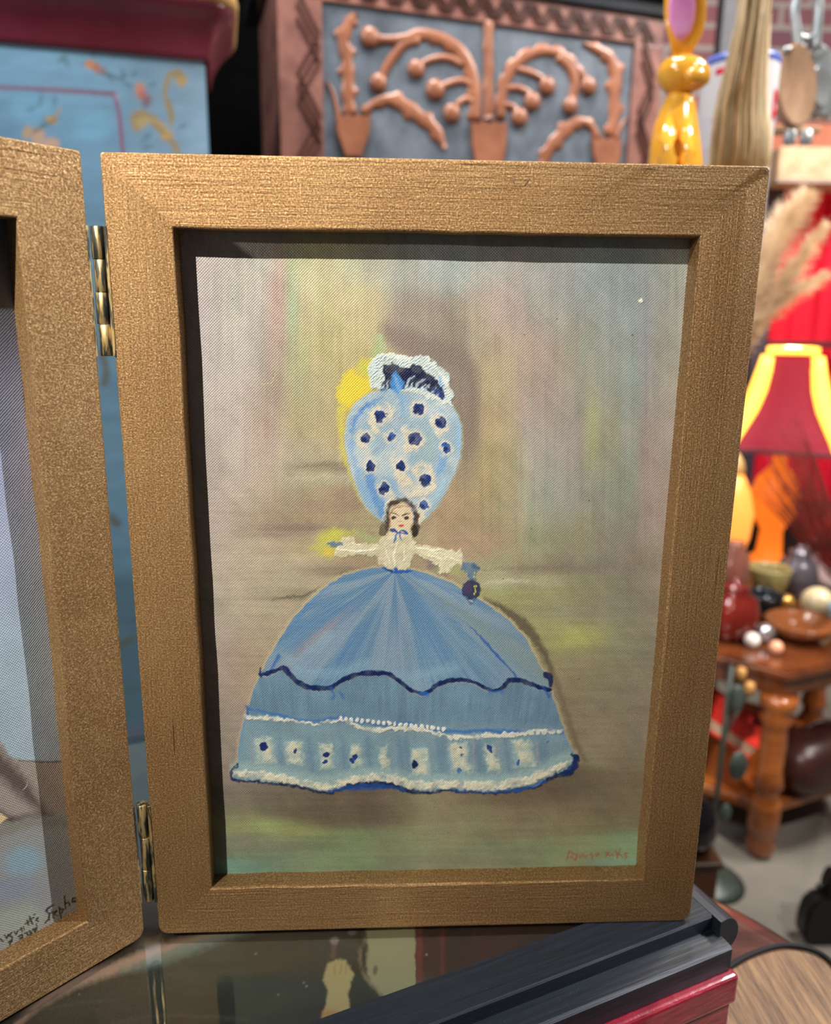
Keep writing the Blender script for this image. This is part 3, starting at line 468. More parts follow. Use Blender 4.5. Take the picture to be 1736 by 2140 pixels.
    p.poly(Q((375,565),(400,545),(425,552),(445,540),(468,560),(440,582),(405,588)), '#c92a2c', .9, 1.5, .96, .3)
    p.stroke(Q((262,628),(310,640),(360,670)), [5,8,4], '#1d3f8a', .9, 2, .95, .4); p.stroke(Q((385,680),(420,640),(470,660),(510,695)), [3,2,6,4], '#23479a', .9, 2, .95, .4); p.stroke(Q((390,672),(450,690),(510,698)), 3, '#23479a', .9, 2, .9)
    p.stroke(Q((370,680),(330,740),(310,820)), [3,4,3], '#3565b0', .9, 2, .9); p.stroke(Q((350,700),(330,800)), 1.6, '#3565b0', .8, 2, .8); p.stroke(Q((375,680),(405,740),(430,790)), [2,3,2], '#4070b4', .9, 2, .85); p.stroke(Q((395,690),(420,760)), 1.4, '#23479a', .8, 2, .85)
    # signature and flecks
    G = Zm(1100, 1600, 3.774)
    for P in (((320,745),(328,700),(340,672)),((325,690),(355,675),(370,700),(345,720),(385,750)),((365,680),(395,715),(380,752)),((400,700),(385,745)),((418,712),(425,728),(438,712)),((450,705),(455,725),(472,722),(480,705)),((515,690),(500,700),(525,710),(515,735)),((545,700),(560,690),(570,700),(550,708)),
              ((625,685),(640,680),(632,715)),((655,685),(640,700),(660,710)),((680,690),(668,705),(685,712)),((705,670),(715,730)),((745,660),(725,690),(712,735)),((720,690),(760,725)),((790,690),(770,700),(792,712),(780,730))):
        p.stroke(G(*P), 2.6, '#a85f4c', 1.1, 3, .78, sm=False)
    p.poly([(1334,628),(1340,624),(1345,632),(1338,635)], '#e6e6d2', 1, 2, .95, 1.5)
    for x, y in ((486,625),(572,786),(812,512),(868,790),(1096,700),(1164,666),(1230,1046),(1110,1105),(600,1245),(1052,1210),(935,1740),(470,720),(1322,700),(1210,1420)): p.blob(x, y, 1.7, 1.4, '#4a4238', .5, 2, .8)
    p.stroke([(575,782),(566,800),(545,802)], 1.4, '#c9b08a', .7, 1, .7)
def interior(p, a, b):
    """left picture: only its right part stands in view"""
    u, v = p.u, p.v
    p.field([(0,500,'#4c4f55'),(20,650,'#585a66'),(10,850,'#8e95ae'),(40,1000,'#989db4'),(20,1150,'#9ba5b8'),(60,1250,'#97a3b0'),(100,1100,'#9398a4'),(40,1400,'#9aabb5'),(90,1480,'#9ba8b0'),(120,1300,'#8f95a0'),  # dark upper tones paint the frame stile's cast shade into the colour
             (20,1530,'#8fa3a8'),(60,1500,'#a0adb4'),(110,1570,'#9aa4aa'),(140,1480,'#9a9ca8'),(-150,900,'#8a8f98'),(-200,1400,'#8a7f78'),(-150,1900,'#7c8684')], 40, 90)
    p.field_done = True
    p.col *= (1+.22*fbm(u, v, 30, 60, 7, 4))[:, None]
    p.poly([(45,1590),(180,1592),(190,1990),(-80,2140),(-300,2140),(-300,1560),(0,1545),(20,1580)], '#95897e', 2.5, 4, 1)
    p.stroke([(-60,1560),(0,1600),(50,1650),(95,1705)], [60,44,34,12], '#4c3a36', 12, 6, .85); p.stroke([(40,1590),(180,1594)], 3, '#3f3730', 1.5, 3, .8)
    p.stroke([(-20,1700),(20,1712),(60,1708),(110,1702)], [30,18,10,5], '#3a2c28', 8, 6, .85); p.stroke([(60,1600),(110,1650),(150,1700)], [8,22,10], '#8f8074', 8, 6, .6)
    p.poly([(-30,1690),(0,1700),(16,1709),(0,1722),(-30,1735)], '#d8bc8c', 2, 3, .95)
    p.poly([(-60,1760),(10,1725),(60,1712),(110,1702),(170,1705),(190,1990),(-60,2140)], '#8b8c88', 10, 6, .92)
    p.stroke([(-20,1745),(60,1722),(150,1720)], [26,20,12], '#77705f', 8, 6, .6)
    p.blob(50, 1800, 40, 30, '#7f9fae', .9, 6, .7, -.3); p.blob(20, 1860, 60, 26, '#7e8796', .9, 6, .6, -.3); p.blob(30, 1930, 70, 30, '#98a090', .9, 6, .7, -.4); p.blob(100, 1880, 30, 30, '#85878c', .9, 6, .5); p.stroke([(120,1760),(150,1850)], 16, '#8a8c92', 8, 5, .4)
    L = Zm(0, 1500, 3.344)
    for P, w in ((((368,1308),(335,1328),(322,1350),(345,1375),(342,1412),(318,1432)),4.2),(((362,1340),(375,1400)),3),(((350,1365),(395,1350)),3),(((392,1345),(378,1370),(400,1385)),3),(((412,1325),(426,1400)),3.6),(((415,1340),(438,1335),(432,1362)),3),
                 (((448,1248),(456,1335)),3.6),(((456,1300),(478,1290),(486,1312)),3.2),(((530,1258),(505,1265),(508,1290),(528,1282)),4),(((0,1545),(18,1560)),4),(((34,1518),(48,1540),(62,1512)),3.6),(((80,1500),(66,1520),(86,1528),(82,1560)),4.4),(((100,1490),(112,1512),(126,1486)),3.2),
                 (((138,1478),(150,1468),(152,1492)),3),(((165,1462),(172,1480)),3),(((186,1412),(200,1452)),3.6),(((172,1440),(214,1420)),3),(((208,1385),(226,1440)),3.8),(((202,1410),(240,1395)),3),(((236,1375),(248,1372)),2.6),(((262,1400),(250,1412),(268,1420)),3.6),
                 (((58,1565),(78,1555),(66,1585)),4),(((130,1525),(150,1515),(158,1535),(140,1540)),4.4),(((172,1505),(190,1500),(196,1520)),4),(((204,1490),(218,1500),(206,1515)),4.4),(((228,1480),(250,1472),(240,1495)),4.6),(((250,1440),(258,1462)),3)):
        p.stroke(L(*P), w, '#2b2119', .9, 2.5, .93, .6, sm=False)
    p.stroke(L((160,505),(182,480),(190,452)), 1.2, '#d4ccc4', .7, 1, .8)

# ------------------------------------------------------------------ hinged gilt frame with the two pictures
RAIL = .0279; IN = (.028, .0264, .2522, .3467); DC = .0115; TH = .019
def panel_mesh(name, Mx, parent, mir=False):
    """mitred frame ring: outline rounded at the bottom corners, small worn bevels; UV runs along each rail"""
    W, H = W_, H_; x0, z0, x1, z1 = IN
    rb = [.0045, .0055, .0012, .0012] if not mir else [.0055, .0045, .0012, .0012]          # BL BR TR TL
    oc = [(0, 0), (W, 0), (W, H), (0, H)]; ic = [(x0, z0), (x1, z0), (x1, z1), (x0, z1)]
    V = []; UV = []; Fc = []; n = 60; rs = np.random.RandomState(5+mir)
    sec = 12
    for k in range(4):
        a, b = np.array(oc[k]), np.array(oc[(k+1) % 4]); ia, ib = np.array(ic[k]), np.array(ic[(k+1) % 4])
        d = (b-a)/np.linalg.norm(b-a); L = np.linalg.norm(b-a); nrm = np.array([-d[1], d[0]]); base = len(V)
        ra, rc = rb[k], rb[(k+1) % 4]
        wob = np.interp(np.linspace(0, 1, n), np.linspace(0, 1, 16), rs.randn(16)*.00022)
        for i in range(n):
            t = i/(n-1); t = .5-.5*math.cos(math.pi*t) if .0 else t
            # outer point, rounded corners (both rails meet on the 45 degree point)
            s0 = ra*(1-math.cos(math.pi/4)); s1 = L-rc*(1-math.cos(math.pi/4))
            if i < 8: ang = math.pi/4*(1-i/8); s = ra*(1-math.sin(ang)); off = ra*(1-math.cos(ang))
            elif i >= n-8: ang = math.pi/4*(1-(n-1-i)/8); s = L-rc*(1-math.sin(ang)); off = rc*(1-math.cos(ang))
            else: s = ra+(L-ra-rc)*(i-8)/(n-16); off = 0
            O = a+d*s+nrm*off
            I = ia+(ib-ia)*t; edge = min(i, n-1-i); I = I+nrm*wob[i]*min(1, edge/4)
            q = (I-O); ql = np.linalg.norm(q); q = q/ql
            prof = [(0, TH, 0), (0, .0012, .17), (.0003, .0004, .19), (.0012, 0, .2), (.33*ql, -.00004, .35), (.66*ql, .00004, .55), (ql-.0010, 0, .8), (ql-.0003, .0003, .82), (ql, .0010, .84), (ql+.00005, DC*.5, .92), (ql-.0003, DC+.0006, .99), (ql-.0003, DC+.003, 1.0)]
            for w, y, vv in prof:
                P = O+q*w; V.append(Mx(P[0], y, P[1])); UV.append((s+k*.7+(3 if mir else 0), vv*.05))
        for i in range(n-1):
            for j in range(sec-1): Fc.append((base+i*sec+j, base+(i+1)*sec+j, base+(i+1)*sec+j+1, base+i*sec+j+1))
    # backing board closes the back
    b0 = len(V); bx = [(.004, .004), (W-.004, .004), (W-.004, H-.004), (.004, H-.004)]
    for y in (TH-.004, TH-.0005):
        for x, z in bx: V.append(Mx(x, y, z)); UV.append((x, z))
    for q in ((0,1,2,3), (7,6,5,4), (0,4,5,1), (1,5,6,2), (2,6,7,3), (3,7,4,0)): Fc.append(tuple(b0+i for i in q))
    bm = bmesh.new(); vs = [bm.verts.new(v) for v in V]; uvl = bm.loops.layers.uv.new('UVMap')
    for f in Fc:
        fc = bm.faces.new([vs[i] for i in f]); fc.smooth = False
        for l, i in zip(fc.loops, f): l[uvl].uv = UV[i]
    o = bmobj(name, bm, GOLD, parent); return o
diptych = thing('hinged_picture_frame', 'gold-brown painted hinged double picture frame standing open with two small oil paintings', 'picture frame', (0, 0, 0))
RX = lambda x, y, z: (x, y, z)
PH = math.radians(45.15); HX, HY = -.00707, -.00085
LX = lambda x, y, z: (HX-(W_-x)*math.cos(PH)-y*math.sin(PH), HY-(W_-x)*math.sin(PH)+y*math.cos(PH), z)   # left panel, its right edge at the hinge
pr = panel_mesh('frame_panel', RX, diptych); pl = panel_mesh('frame_panel', LX, diptych, True)
cr = grid_object('canvas', (.0262, DC, .0245), (.2282, 0, 0), (0, 0, .324), (0, -1, 0), 860, 1221, lady, CANVAS, pr, .92, .00022)
cr['label'] = 'painting of a lady in a tall dotted hat and wide blue hoop skirt'
o_ = np.array(LX(.0262, DC, .0245)); e_ = np.array(LX(.2544, DC, .0245))-o_
cl = grid_object('canvas', o_, e_, (0, 0, .324), np.cross(e_/np.linalg.norm(e_), (0, 0, 1)), 640, 909, interior, CANVAS, pl, 1.0, .0002)
cl['label'] = 'painting in grey blue and brown with black signature'
# dark scuffs on the top rail
SCF = paint('dark_scuff', '#5a4226', '#6b5030', .6)
for P_ in (((1070,366),(1073,378),(1077,393)), ((1089,392),(1096,388),(1103,378),(1112,365)), ((1330,352),(1352,352),(1378,354)), ((1590,352),(1600,356),(1605,364))):
    bm = bmesh.new(); add_tube(bm, [aty(x_, y_, .00008) for x_, y_ in P_], [.00012, .00035]+[.0003]*(len(P_)-3)+[.0001], 6)
    for v in bm.verts: v.co.x += (v.co.y-.00008)*0
    bmobj('scuff_mark', bm, SCF, pr, True)
# hinges
def hinge_mat():
    m, nt, b = newmat('patinated_brass'); f = noise(nt, mapped(nt, (420, 420, 60)), 1, 3, .6)
    nt.links.new(ramp(nt, f, [(.42, '#3a3a36'), (.5, '#5c5a4c'), (.56, '#c9ab72'), (.75, '#e0c890')]), b.inputs['Base Color'])
    b.inputs['Metallic'].default_value = .75; nt.links.new(ramp(nt, f, [(.4, .55), (.6, .42)]), b.inputs['Roughness']); bump(nt, b, f, .3, .0002); return m
BRASS = hinge_mat(); HC = np.array([-.0037, .0024])
def hinge(z0, z1, n, r, dx=0):
    h = box('hinge', (-.0006+dx, -.0005, z0), (.0012, 0, 0), (0, .014, 0), (0, 0, z1-z0), BRASS, diptych, .0002)    # leaf let into the edge of the right panel
    bm = bmesh.new(); e = Vector((-math.cos(PH), -math.sin(PH), 0)); q = Vector((-math.sin(PH), math.cos(PH), 0))
    add_box(bm, Vector((HX, HY, z0))+e*-.0004, e*.0012, q*.014, (0, 0, z1-z0)); bmobj('leaf', bm, BRASS, h)
    for k in range(n):
        a = z1-(z1-z0)*k/n; b = z1-(z1-z0)*(k+1)/n+.0002; off = (.0002 if k % 2 else -.0002)
        lathe('knuckle', [(r*.93, 0), (r, .0003), (r, a-b-.0003), (r*.93, a-b)], (HC[0]+off+dx, HC[1], b), BRASS, h, 24)
hinge(.2935, .3468, 4, .0031); hinge(.0195, .0748, 3, .0028, -.0003)

# ------------------------------------------------------------------ black framed print under glass lying flat, red box and round stool under it
TA = math.radians(21.5); E1 = np.array([math.cos(TA), math.sin(TA), 0]); E2 = np.array([-math.sin(TA), math.cos(TA), 0]); EZ = np.array([0, 0, 1.])
O0 = np.array([.296, .004, 0])
def loc(s, t, z=0): return O0+E1*s+E2*t+EZ*z
BLK = paint('black_blue_paint', '#161d26', '#232c38', .5, (1, 1, 1), 60, .35, 0, .0, .3, .7, .0006)
def blackwood():
    m, nt, b = newmat('blue_black_brushed_paint'); L = nt.links
    f = noise(nt, mapped(nt, (18, 500, 1), 'UV'), 1, 4, .6); s = noise(nt, mapped(nt, (1, 1, 1)), 1400, 2, .6)
    mx = N(nt, 'ShaderNodeMix', data_type='RGBA', blend_type='ADD'); mx.inputs[0].default_value = 1
    L.new(ramp(nt, f, [(.3, '#10161d'), (.7, '#1e2631')]), mx.inputs[6]); L.new(ramp(nt, s, [(.70, 0.0), (.76, .12)]), mx.inputs[7])
    L.new(mx.outputs[2], b.inputs['Base Color']); b.inputs['Roughness'].default_value = .42; bump(nt, b, f, .4, .0004); return m
BW = blackwood()
def sweep(name, prof, s0, s1, along, mat, parent, at=0):
    """moulding: profile (across, z) pushed along E1 or E2"""
    V = []; UV = []; n = len(prof); acc = 0; ac = [0]
    for a, b in zip(prof, prof[1:]): acc += math.hypot(b[0]-a[0], b[1]-a[1]); ac.append(acc)
    for s in (s0, s1):
        for (w, z), q in zip(prof, ac):
            V.append(loc(s, w, z) if along == 1 else loc(w, s, z)); UV.append((s, q))
    Fc = [(i, i+1, n+i+1, n+i) for i in range(n-1)]+[(n-1, 0, n, 2*n-1), tuple(range(n))[::-1], tuple(range(n, 2*n))]
    bm = bmesh.new(); vs = [bm.verts.new(v) for v in V]; uvl = bm.loops.layers.uv.new('UVMap')
    for f in Fc:
        fc = bm.faces.new([vs[i] for i in f])
        for l, i in zip(fc.loops, f): l[uvl].uv = UV[i]
    bmesh.ops.bevel(bm, geom=[e for e in bm.edges if len(e.link_faces) == 2 and e.calc_face_angle(0) > .5], offset=.0006, segments=2, affect='EDGES', clamp_overlap=True)
    return bmobj(name, bm, mat, parent)
case = thing('framed_picture', 'low blue-black painted wooden picture frame with print under glass, lying flat below the hinged frame', 'display case', tuple(loc(-.3, .15, -.024)))
BT = .34                                     # depth of the flat frame
sweep('front_rail', [(.0231, 0), (.001, 0), (0, -.001), (0, -.0085), (-.0115, -.0095), (-.0132, -.0108), (-.0132, -.0235), (.0231, -.0235)], -.62, -.0005, 1, BW, case)
sweep('back_rail', [(BT-.02, -.0235), (BT-.02, 0), (BT, 0), (BT+.012, -.01), (BT+.012, -.0235)], -.62, -.0005, 1, BW, case)
cap = [(-.002, -.0235), (-.002, .0002), (.002, .0008)]+[(.002+.0095*math.sin(a), -.0095+.0103*math.cos(a)) for a in np.linspace(.1, math.pi-.3, 14)]+[(.0035, -.0235)]
sweep('side_rail', cap, -.0055, BT, 2, BW, case)
sweep('side_rail', [(-.632, -.0235), (-.632, 0), (-.60, 0), (-.60, -.0235)], -.0055, BT, 2, BW, case)
sweep('inner_side_rail', [(-.0175, -.0235), (-.0175, -.0004), (-.0005, -.0002), (-.0005, -.0235)], .0231, BT-.02, 2, BW, case)
def thin_glass():
    m = bpy.data.materials.new('glass_pane'); m.use_nodes = True; nt = m.node_tree; nt.nodes.clear()
    o = nt.nodes.new('ShaderNodeOutputMaterial'); t = nt.nodes.new('ShaderNodeBsdfTransparent'); g = nt.nodes.new('ShaderNodeBsdfGlossy'); x = nt.nodes.new('ShaderNodeMixShader'); fr = nt.nodes.new('ShaderNodeLayerWeight')
    fr.inputs[0].default_value = .5; g.inputs['Roughness'].default_value = .012; t.inputs[0].default_value = (.93, .95, .93, 1)
    pw = nt.nodes.new('ShaderNodeMath'); pw.operation = 'POWER'; pw.inputs[1].default_value = 3.5; nt.links.new(fr.outputs['Facing'], pw.inputs[0])
    mu = nt.nodes.new('ShaderNodeMath'); mu.operation = 'MULTIPLY_ADD'; mu.inputs[1].default_value = 1.15; mu.inputs[2].default_value = .035
    nt.links.new(pw.outputs[0], mu.inputs[0]); nt.links.new(mu.outputs[0], x.inputs[0]); nt.links.new(t.outputs[0], x.inputs[1]); nt.links.new(g.outputs[0], x.inputs[2]); nt.links.new(x.outputs[0], o.inputs[0]); return m
GL = thin_glass()

bm = bmesh.new(); add_box(bm, loc(-.60, .0228, -.0026), E1*.5835, E2*(BT-.0428), EZ*.0022); bmobj('glass_pane', bm, GL, case)
def print_mat():
    m, nt, b = newmat('dark_varnished_print'); at = N(nt, 'ShaderNodeAttribute', attribute_name='Col'); nt.links.new(at.outputs['Color'], b.inputs['Base Color']); b.inputs['Roughness'].default_value = .7; return m
def dark_print(p, a, b):
    Z8 = Zm(0, 1800, 1.736); u, v = p.u, p.v
    p.field([(0,2140,'#1a1c18'),(150,2120,'#2a2d27'),(300,2060,'#2c2e29'),(400,2010,'#3c4138'),(450,2120,'#23251f'),(600,1980,'#34352f'),(650,2100,'#1d2222'),(800,2120,'#181614'),(200,1900,'#1a1310'),(900,1800,'#201a18'),(1100,1950,'#241214')], 60, 40)
    p.col *= (1+.5*fbm(u, v, 50, 12, 9, 4))[:, None]
    p.poly(Z8((-200,560),(0,560),(200,450),(300,405),(420,360),(540,322),(640,290),(760,262),(900,200),(400,150),(-300,200)), '#150e0c', 5, 4, .9)
    p.stroke(Z8((60,590),(140,520),(220,465),(300,425),(420,385),(540,340),(640,305),(760,272),(900,235)), [6,16,24,28,26,22,20,18,14], '#b58f7e', 8, 4, .95)
    p.stroke(Z8((440,400),(560,360),(700,310),(800,275),(900,250)), [6,22,26,20,14], '#75827a', 10, 4, .8)
    p.stroke(Z8((60,560),(250,520),(430,500)), [3,6,3], '#474a42', 5, 5, .6); p.stroke(Z8((400,590),(600,560),(900,575)), [3,5,3], '#4a4d46', 5, 5, .5)
    p.poly(Z8((1190,370),(1215,355),(1250,360),(1270,380),(1282,410),(1270,450),(1262,480),(1275,600),(1160,600),(1180,520),(1190,470),(1172,430),(1180,395)), '#a8966a', 3, 4, .95)
    for x in (1215,1235,1255): p.stroke(Z8((x,372),(x-2,410)), 2, '#7d6a48', 2, 3, .7)
    p.poly(Z8((1165,600),(1172,540),(1270,545),(1275,600)), '#a5703c', 6, 5, .8)
    p.blob(*Z8((1212,288))[0], 9, 9, '#8d8488', .8, 3, .8); p.stroke(Z8((1212,300),(1208,345)), 8, '#6d4a40', 4, 3, .7); p.blob(*Z8((1280,258))[0], 9, 5, '#787476', .8, 3, .7)
    p.poly(Z8((1312,150),(1506,150),(1508,460),(1440,500),(1395,490),(1345,440),(1325,380),(1335,310)), '#918a6c', 3, 4, .95); p.stroke(Z8((1322,280),(1308,340),(1320,410),(1380,480)), 7, '#8d7a66', 4, 3, .8); p.blob(*Z8((1362,395))[0], 5, 9, '#4f4a3a', .7, 3, .8)
    p.stroke(Z8((1300,260),(1320,330),(1310,400)), 12, '#15120f', 6, 4, .8)
    p.poly(Z8((1508,100),(1900,100),(1900,500),(1508,500)), '#2c1214', 2, 3, .97); p.stroke(Z8((1520,100),(1522,460)), 14, '#5f2226', 4, 3, .9); p.stroke(Z8((1605,100),(1606,430)), 8, '#5a1f24', 4, 3, .9); p.stroke(Z8((1660,100),(1660,430)), 50, '#1a0f10', 8, 3, .8)
    for x, y in ((285,483),(1100,440),(1112,452),(1010,483),(1545,340),(1480,425),(928,335)): p.blob(*Z8((x, y))[0], 3, 2, '#7d8080', .6, 3, .7)
grid_object('print', loc(-.602, .0228, -.006), E1*.586, E2*(BT-.0428), EZ, 900, 430, dark_print, print_mat(), case, .8, 0)
BB = paint('brown_backing_board', '#2a2018', '#352a20', .8)
box('backing_board', loc(-.605, .022, -.020), E1*.587, E2*(BT-.042), EZ*.0125, BB, case)
# red lacquered box below
def redmat():
    m, nt, b = newmat('crimson_distressed_lacquer'); L = nt.links
    f = noise(nt, mapped(nt, (8, 8, 60)), 6, 5, .65, .3); b.inputs['Roughness'].default_value = .28
    L.new(ramp(nt, f, [(.3, '#6e0f22'), (.5, '#96182f'), (.68, '#b83548')]), b.inputs['Base Color']); b.inputs['Coat Weight'].default_value = .5; bump(nt, b, f, .5, .001); return m
RED = redmat()
rb = thing('red_box', 'crimson lacquered wooden box with pale worn edges under the black picture', 'box', tuple(loc(-.25, .15, -.0999)))
box('body', loc(-.56, -.0160, -.0998), E1*.5595, E2*.33, EZ*.0575, RED, rb, .0012)
box('lid', loc(-.5615, -.0178, -.0415), E1*.5635, E2*.334, EZ*.0176, RED, rb, .0022)
def wornmat():
    m, nt, b = newmat('worn_edge'); f = noise(nt, mapped(nt, (1, 1, 1)), 300, 3, .7); nt.links.new(ramp(nt, f, [(.42, '#a02438'), (.56, '#d9b0aa')]), b.inputs['Base Color']); b.inputs['Roughness'].default_value = .35; return m
# ------------------------------------------------------------------ round stool below, cord and slab on it
SR = .2; SC = (.23, -.01)
def stoolmat():
    m, nt, b = newmat('dark_lacquered_wood'); f = noise(nt, mapped(nt, (3, 20, 3)), 3, 4, .6)
    nt.links.new(ramp(nt, f, [(.3, '#2e1d1a'), (.7, '#5a3a33')]), b.inputs['Base Color']); b.inputs['Roughness'].default_value = .22; b.inputs['Coat Weight'].default_value = .4; return m
SM = stoolmat()
st = thing('round_side_table', 'dark lacquered round wooden side table carrying the red box', 'side table', (SC[0], SC[1], FL))
lathe('tabletop', [(SR-.012, -.126), (SR-.004, -.122), (SR, -.112), (SR-.001, -.104), (SR-.008, -.1), (SR-.03, -.1), (.001, -.1)], (SC[0], SC[1], 0), SM, st, 128)
lathe('apron', [(SR-.05, -.19), (SR-.04, -.185), (SR-.04, -.1262)], (SC[0], SC[1], 0), SM, st, 96)
for k in range(4):
    a = math.pi/4+k*math.pi/2; lathe('leg', [(.012, 0), (.018, .05), (.014, .1), (.02, .3), (.016, .46), (.022, .56)], (SC[0]+.14*math.cos(a), SC[1]+.14*math.sin(a), FL), SM, st, 24)
def slabmat():
    m, nt, b = newmat('grained_oak'); L = nt.links
    tc = N(nt, 'ShaderNodeTexCoord'); mp = N(nt, 'ShaderNodeMapping'); mp.inputs['Rotation'].default_value = (0, 0, math.radians(-62)); mp.inputs['Scale'].default_value = (260, 22, 22); L.new(tc.outputs['Object'], mp.inputs[0])
    f = noise(nt, mp.outputs[0], 1, 5, .7, .3); L.new(ramp(nt, f, [(.3, '#3f2b1c'), (.5, '#715337'), (.7, '#8f6f4c')]), b.inputs['Base Color']); b.inputs['Roughness'].default_value = .5; bump(nt, b, f, .4, .001); return m
cpts = [tuple(atz(px, py, -.0885)) for px, py in ((1400,2200),(1470,2070),(1530,2022),(1580,1995),(1640,1980),(1700,1989),(1740,2014),(1780,2070))]
sl = [tuple(p) for p in smoothline(cpts, 6)]
out = [np.array(p) for p in sl]+[atz(1790, 2200, -.0885), atz(1770, 2420, -.0885), atz(1560, 2440, -.0885)]
bm = bmesh.new(); f = bm.faces.new([bm.verts.new((p[0], p[1], -.0995)) for p in out]); r = bmesh.ops.extrude_face_region(bm, geom=[f])
bmesh.ops.translate(bm, vec=(0, 0, .0095), verts=[v for v in r['geom'] if isinstance(v, bmesh.types.BMVert)])
tag(bmobj('wooden_board', bm, slabmat()), 'light brown grained wooden board lying on the round table right of the red box', 'board')
tag(tube('cord', [(p[0]-.0002, p[1]+.0015, -.0885) for p in sl], .0017, paint('black_rubber', '#020202', '#020202', .8)), 'thin black cord curving along the edge of the light wooden board', 'cord')

# ------------------------------------------------------------------ blue painted cabinet, back left
def frame_axes(deg): a = math.radians(deg); return np.array([math.cos(a), math.sin(a), 0]), np.array([-math.sin(a), math.cos(a), 0])
UX, UN = frame_axes(11.5)
cb = aty(436, 300, .95); cbo = np.array([cb[0], cb[1], FL])
def bl(s, t, z): return cbo*np.array([1, 1, 0])+UX*s+UN*t+EZ*z
BLUE_LOW = aty(432, 128, .95)[2]
def vcol_mat(name, rough=.45, ns=60):
    m, nt, b = newmat(name); at = N(nt, 'ShaderNodeAttribute', attribute_name='Col'); f = noise(nt, mapped(nt, (2, 2, 30)), 9, 4)
    mx = N(nt, 'ShaderNodeMix', data_type='RGBA', blend_type='MULTIPLY'); mx.inputs[0].default_value = .5
    nt.links.new(at.outputs['Color'], mx.inputs[6]); nt.links.new(ramp(nt, f, [(.3, .65), (.7, 1.0)]), mx.inputs[7]); nt.links.new(mx.outputs[2], b.inputs['Base Color']); b.inputs['Roughness'].default_value = rough; return m
blue = thing('painted_cabinet', 'tall blue painted cabinet with gold scrolls, orange flowers and maroon cornice', 'cabinet', tuple(bl(-.4, .15, FL)))
BLUEP = paint('sky_blue_paint', '#5c8caa', '#7aa6c0', .45, (1, 1, 1), 5)
box('body', bl(-.86, .004, FL), UX*.86, UN*.16, EZ*(BLUE_LOW-FL), BLUEP, blue, .006)
def bluefront(p, a, b):
    u, v = p.u, p.v; A = Zm(0, 0, 2.893)
    p.field([(0,130,'#5790b0'),(100,150,'#67a0c0'),(200,150,'#6aa2c0'),(300,150,'#6a93ac'),(400,150,'#7599b0'),(425,250,'#86abc6'),(350,300,'#6f98b4'),(150,250,'#5c95b6'),(50,250,'#5589a8'),(0,300,'#4f86a4'),(250,400,'#5f90ae'),(230,900,'#5a8aa6'),(260,1500,'#4a7488')], 60, 60)
    p.col = p.col*.82+p.col.mean(1)[:, None]*.18; p.col *= (1+.35*fbm(u, v, 60, 25, 3, 4))[:, None]
    p.blob(*A((180,650))[0], 40, 30, '#74accb', .9, 6, .5); p.blob(*A((570,760))[0], 40, 30, '#74accb', .9, 6, .5)
    p.stroke(A((-200,505),(0,527),(350,545),(690,568)), 8, '#7b4058', 2, 1, .95, sm=False); p.stroke(A((690,562),(722,700),(742,905),(770,1300)), 8, '#85506a', 2, 1, .95, sm=False); p.stroke(A((700,575),(715,600)), 6, '#a9a0b8', 2, 1, .7, sm=False)
    def leaf(x, y, l, ang, c='#3f6160', w=7):
        (x0, y0), = A((x, y)); l /= 2.893; p.stroke([(x0, y0), (x0+l*.5*math.cos(ang), y0+l*.5*math.sin(ang)), (x0+l*math.cos(ang), y0+l*math.sin(ang))], [2, w, 1], c, 3, 3, .75)
    for x, y, l, g in ((340,365,90,0),(360,370,70,-.9),(400,360,60,1.2),(560,370,70,2.8),(570,350,50,-1.8),(620,440,120,.3),(640,430,90,1.0),(740,470,60,-1.6),(740,470,50,-.6),(800,480,60,-1.2),(860,600,70,1.2),(900,520,60,-.4),(920,800,90,2.4),(930,880,80,2.9),(1080,780,60,-.6),(240,640,80,-1.4),(330,640,70,-1.6),(320,700,140,2.4),(220,640,60,2.6)): leaf(x, y, l, g)
    p.stroke(A((520,390),(620,450),(740,490),(800,530)), [2,4,3], '#46626a', 3, 3, .8)
    p.blob(*A((545,392))[0], 13, 8, '#c98246', .6, 3, .95, .3); p.blob(*A((585,412))[0], 9, 9, '#b5694a', .7, 3, .9); p.blob(*A((620,430))[0], 9, 7, '#8a5f58', .8, 3, .8)
    p.blob(*A((845,535))[0], 11, 13, '#c2856c', .6, 3, .95); p.blob(*A((860,575))[0], 11, 11, '#b0695a', .8, 3, .85); p.blob(*A((890,610))[0], 10, 11, '#7d5a60', .8, 3, .8)
    G = '#9c8452'
    p.stroke(A((1105,480),(1080,450),(1030,460),(1005,510),(995,570),(1015,630),(1035,700),(1035,760)), [14,20,17,12,9,12,13,4], G, 3, 4, .92); p.blob(*A((1100,490))[0], 12, 10, '#b3965c', .6, 3, .9); p.blob(*A((1040,480))[0], 8, 7, '#8b9aa0', .7, 3, .6)
    p.stroke(A((830,770),(815,720),(850,690),(910,715),(960,760),(1010,820),(1060,890),(1090,980)), [18,20,20,16,22,14,12,8], G, 3, 4, .92); p.blob(*A((850,740))[0], 14, 12, '#b09a68', .7, 4, .9); p.stroke(A((880,720),(960,740),(1040,820)), 8, '#c0a46a', 3, 3, .7); p.blob(*A((1000,830))[0], 8, 8, '#c09a58', .7, 3, .9)
    p.blob(*A((310,725))[0], 12, 8, '#b89050', .6, 3, .95, .4); p.stroke(A((340,700),(365,660)), [9,4], '#a8845c', 3, 3, .9); p.blob(*A((165,800))[0], 10, 14, '#b0906a', .7, 3, .9, .4); p.blob(*A((230,830))[0], 15, 18, '#b8967a', .7, 3, .92); p.blob(*A((310,870))[0], 17, 14, '#c09a80', .7, 3, .92); p.stroke(A((200,800),(260,770),(330,730)), 4, '#4a4a3a', 2, 3, .8)
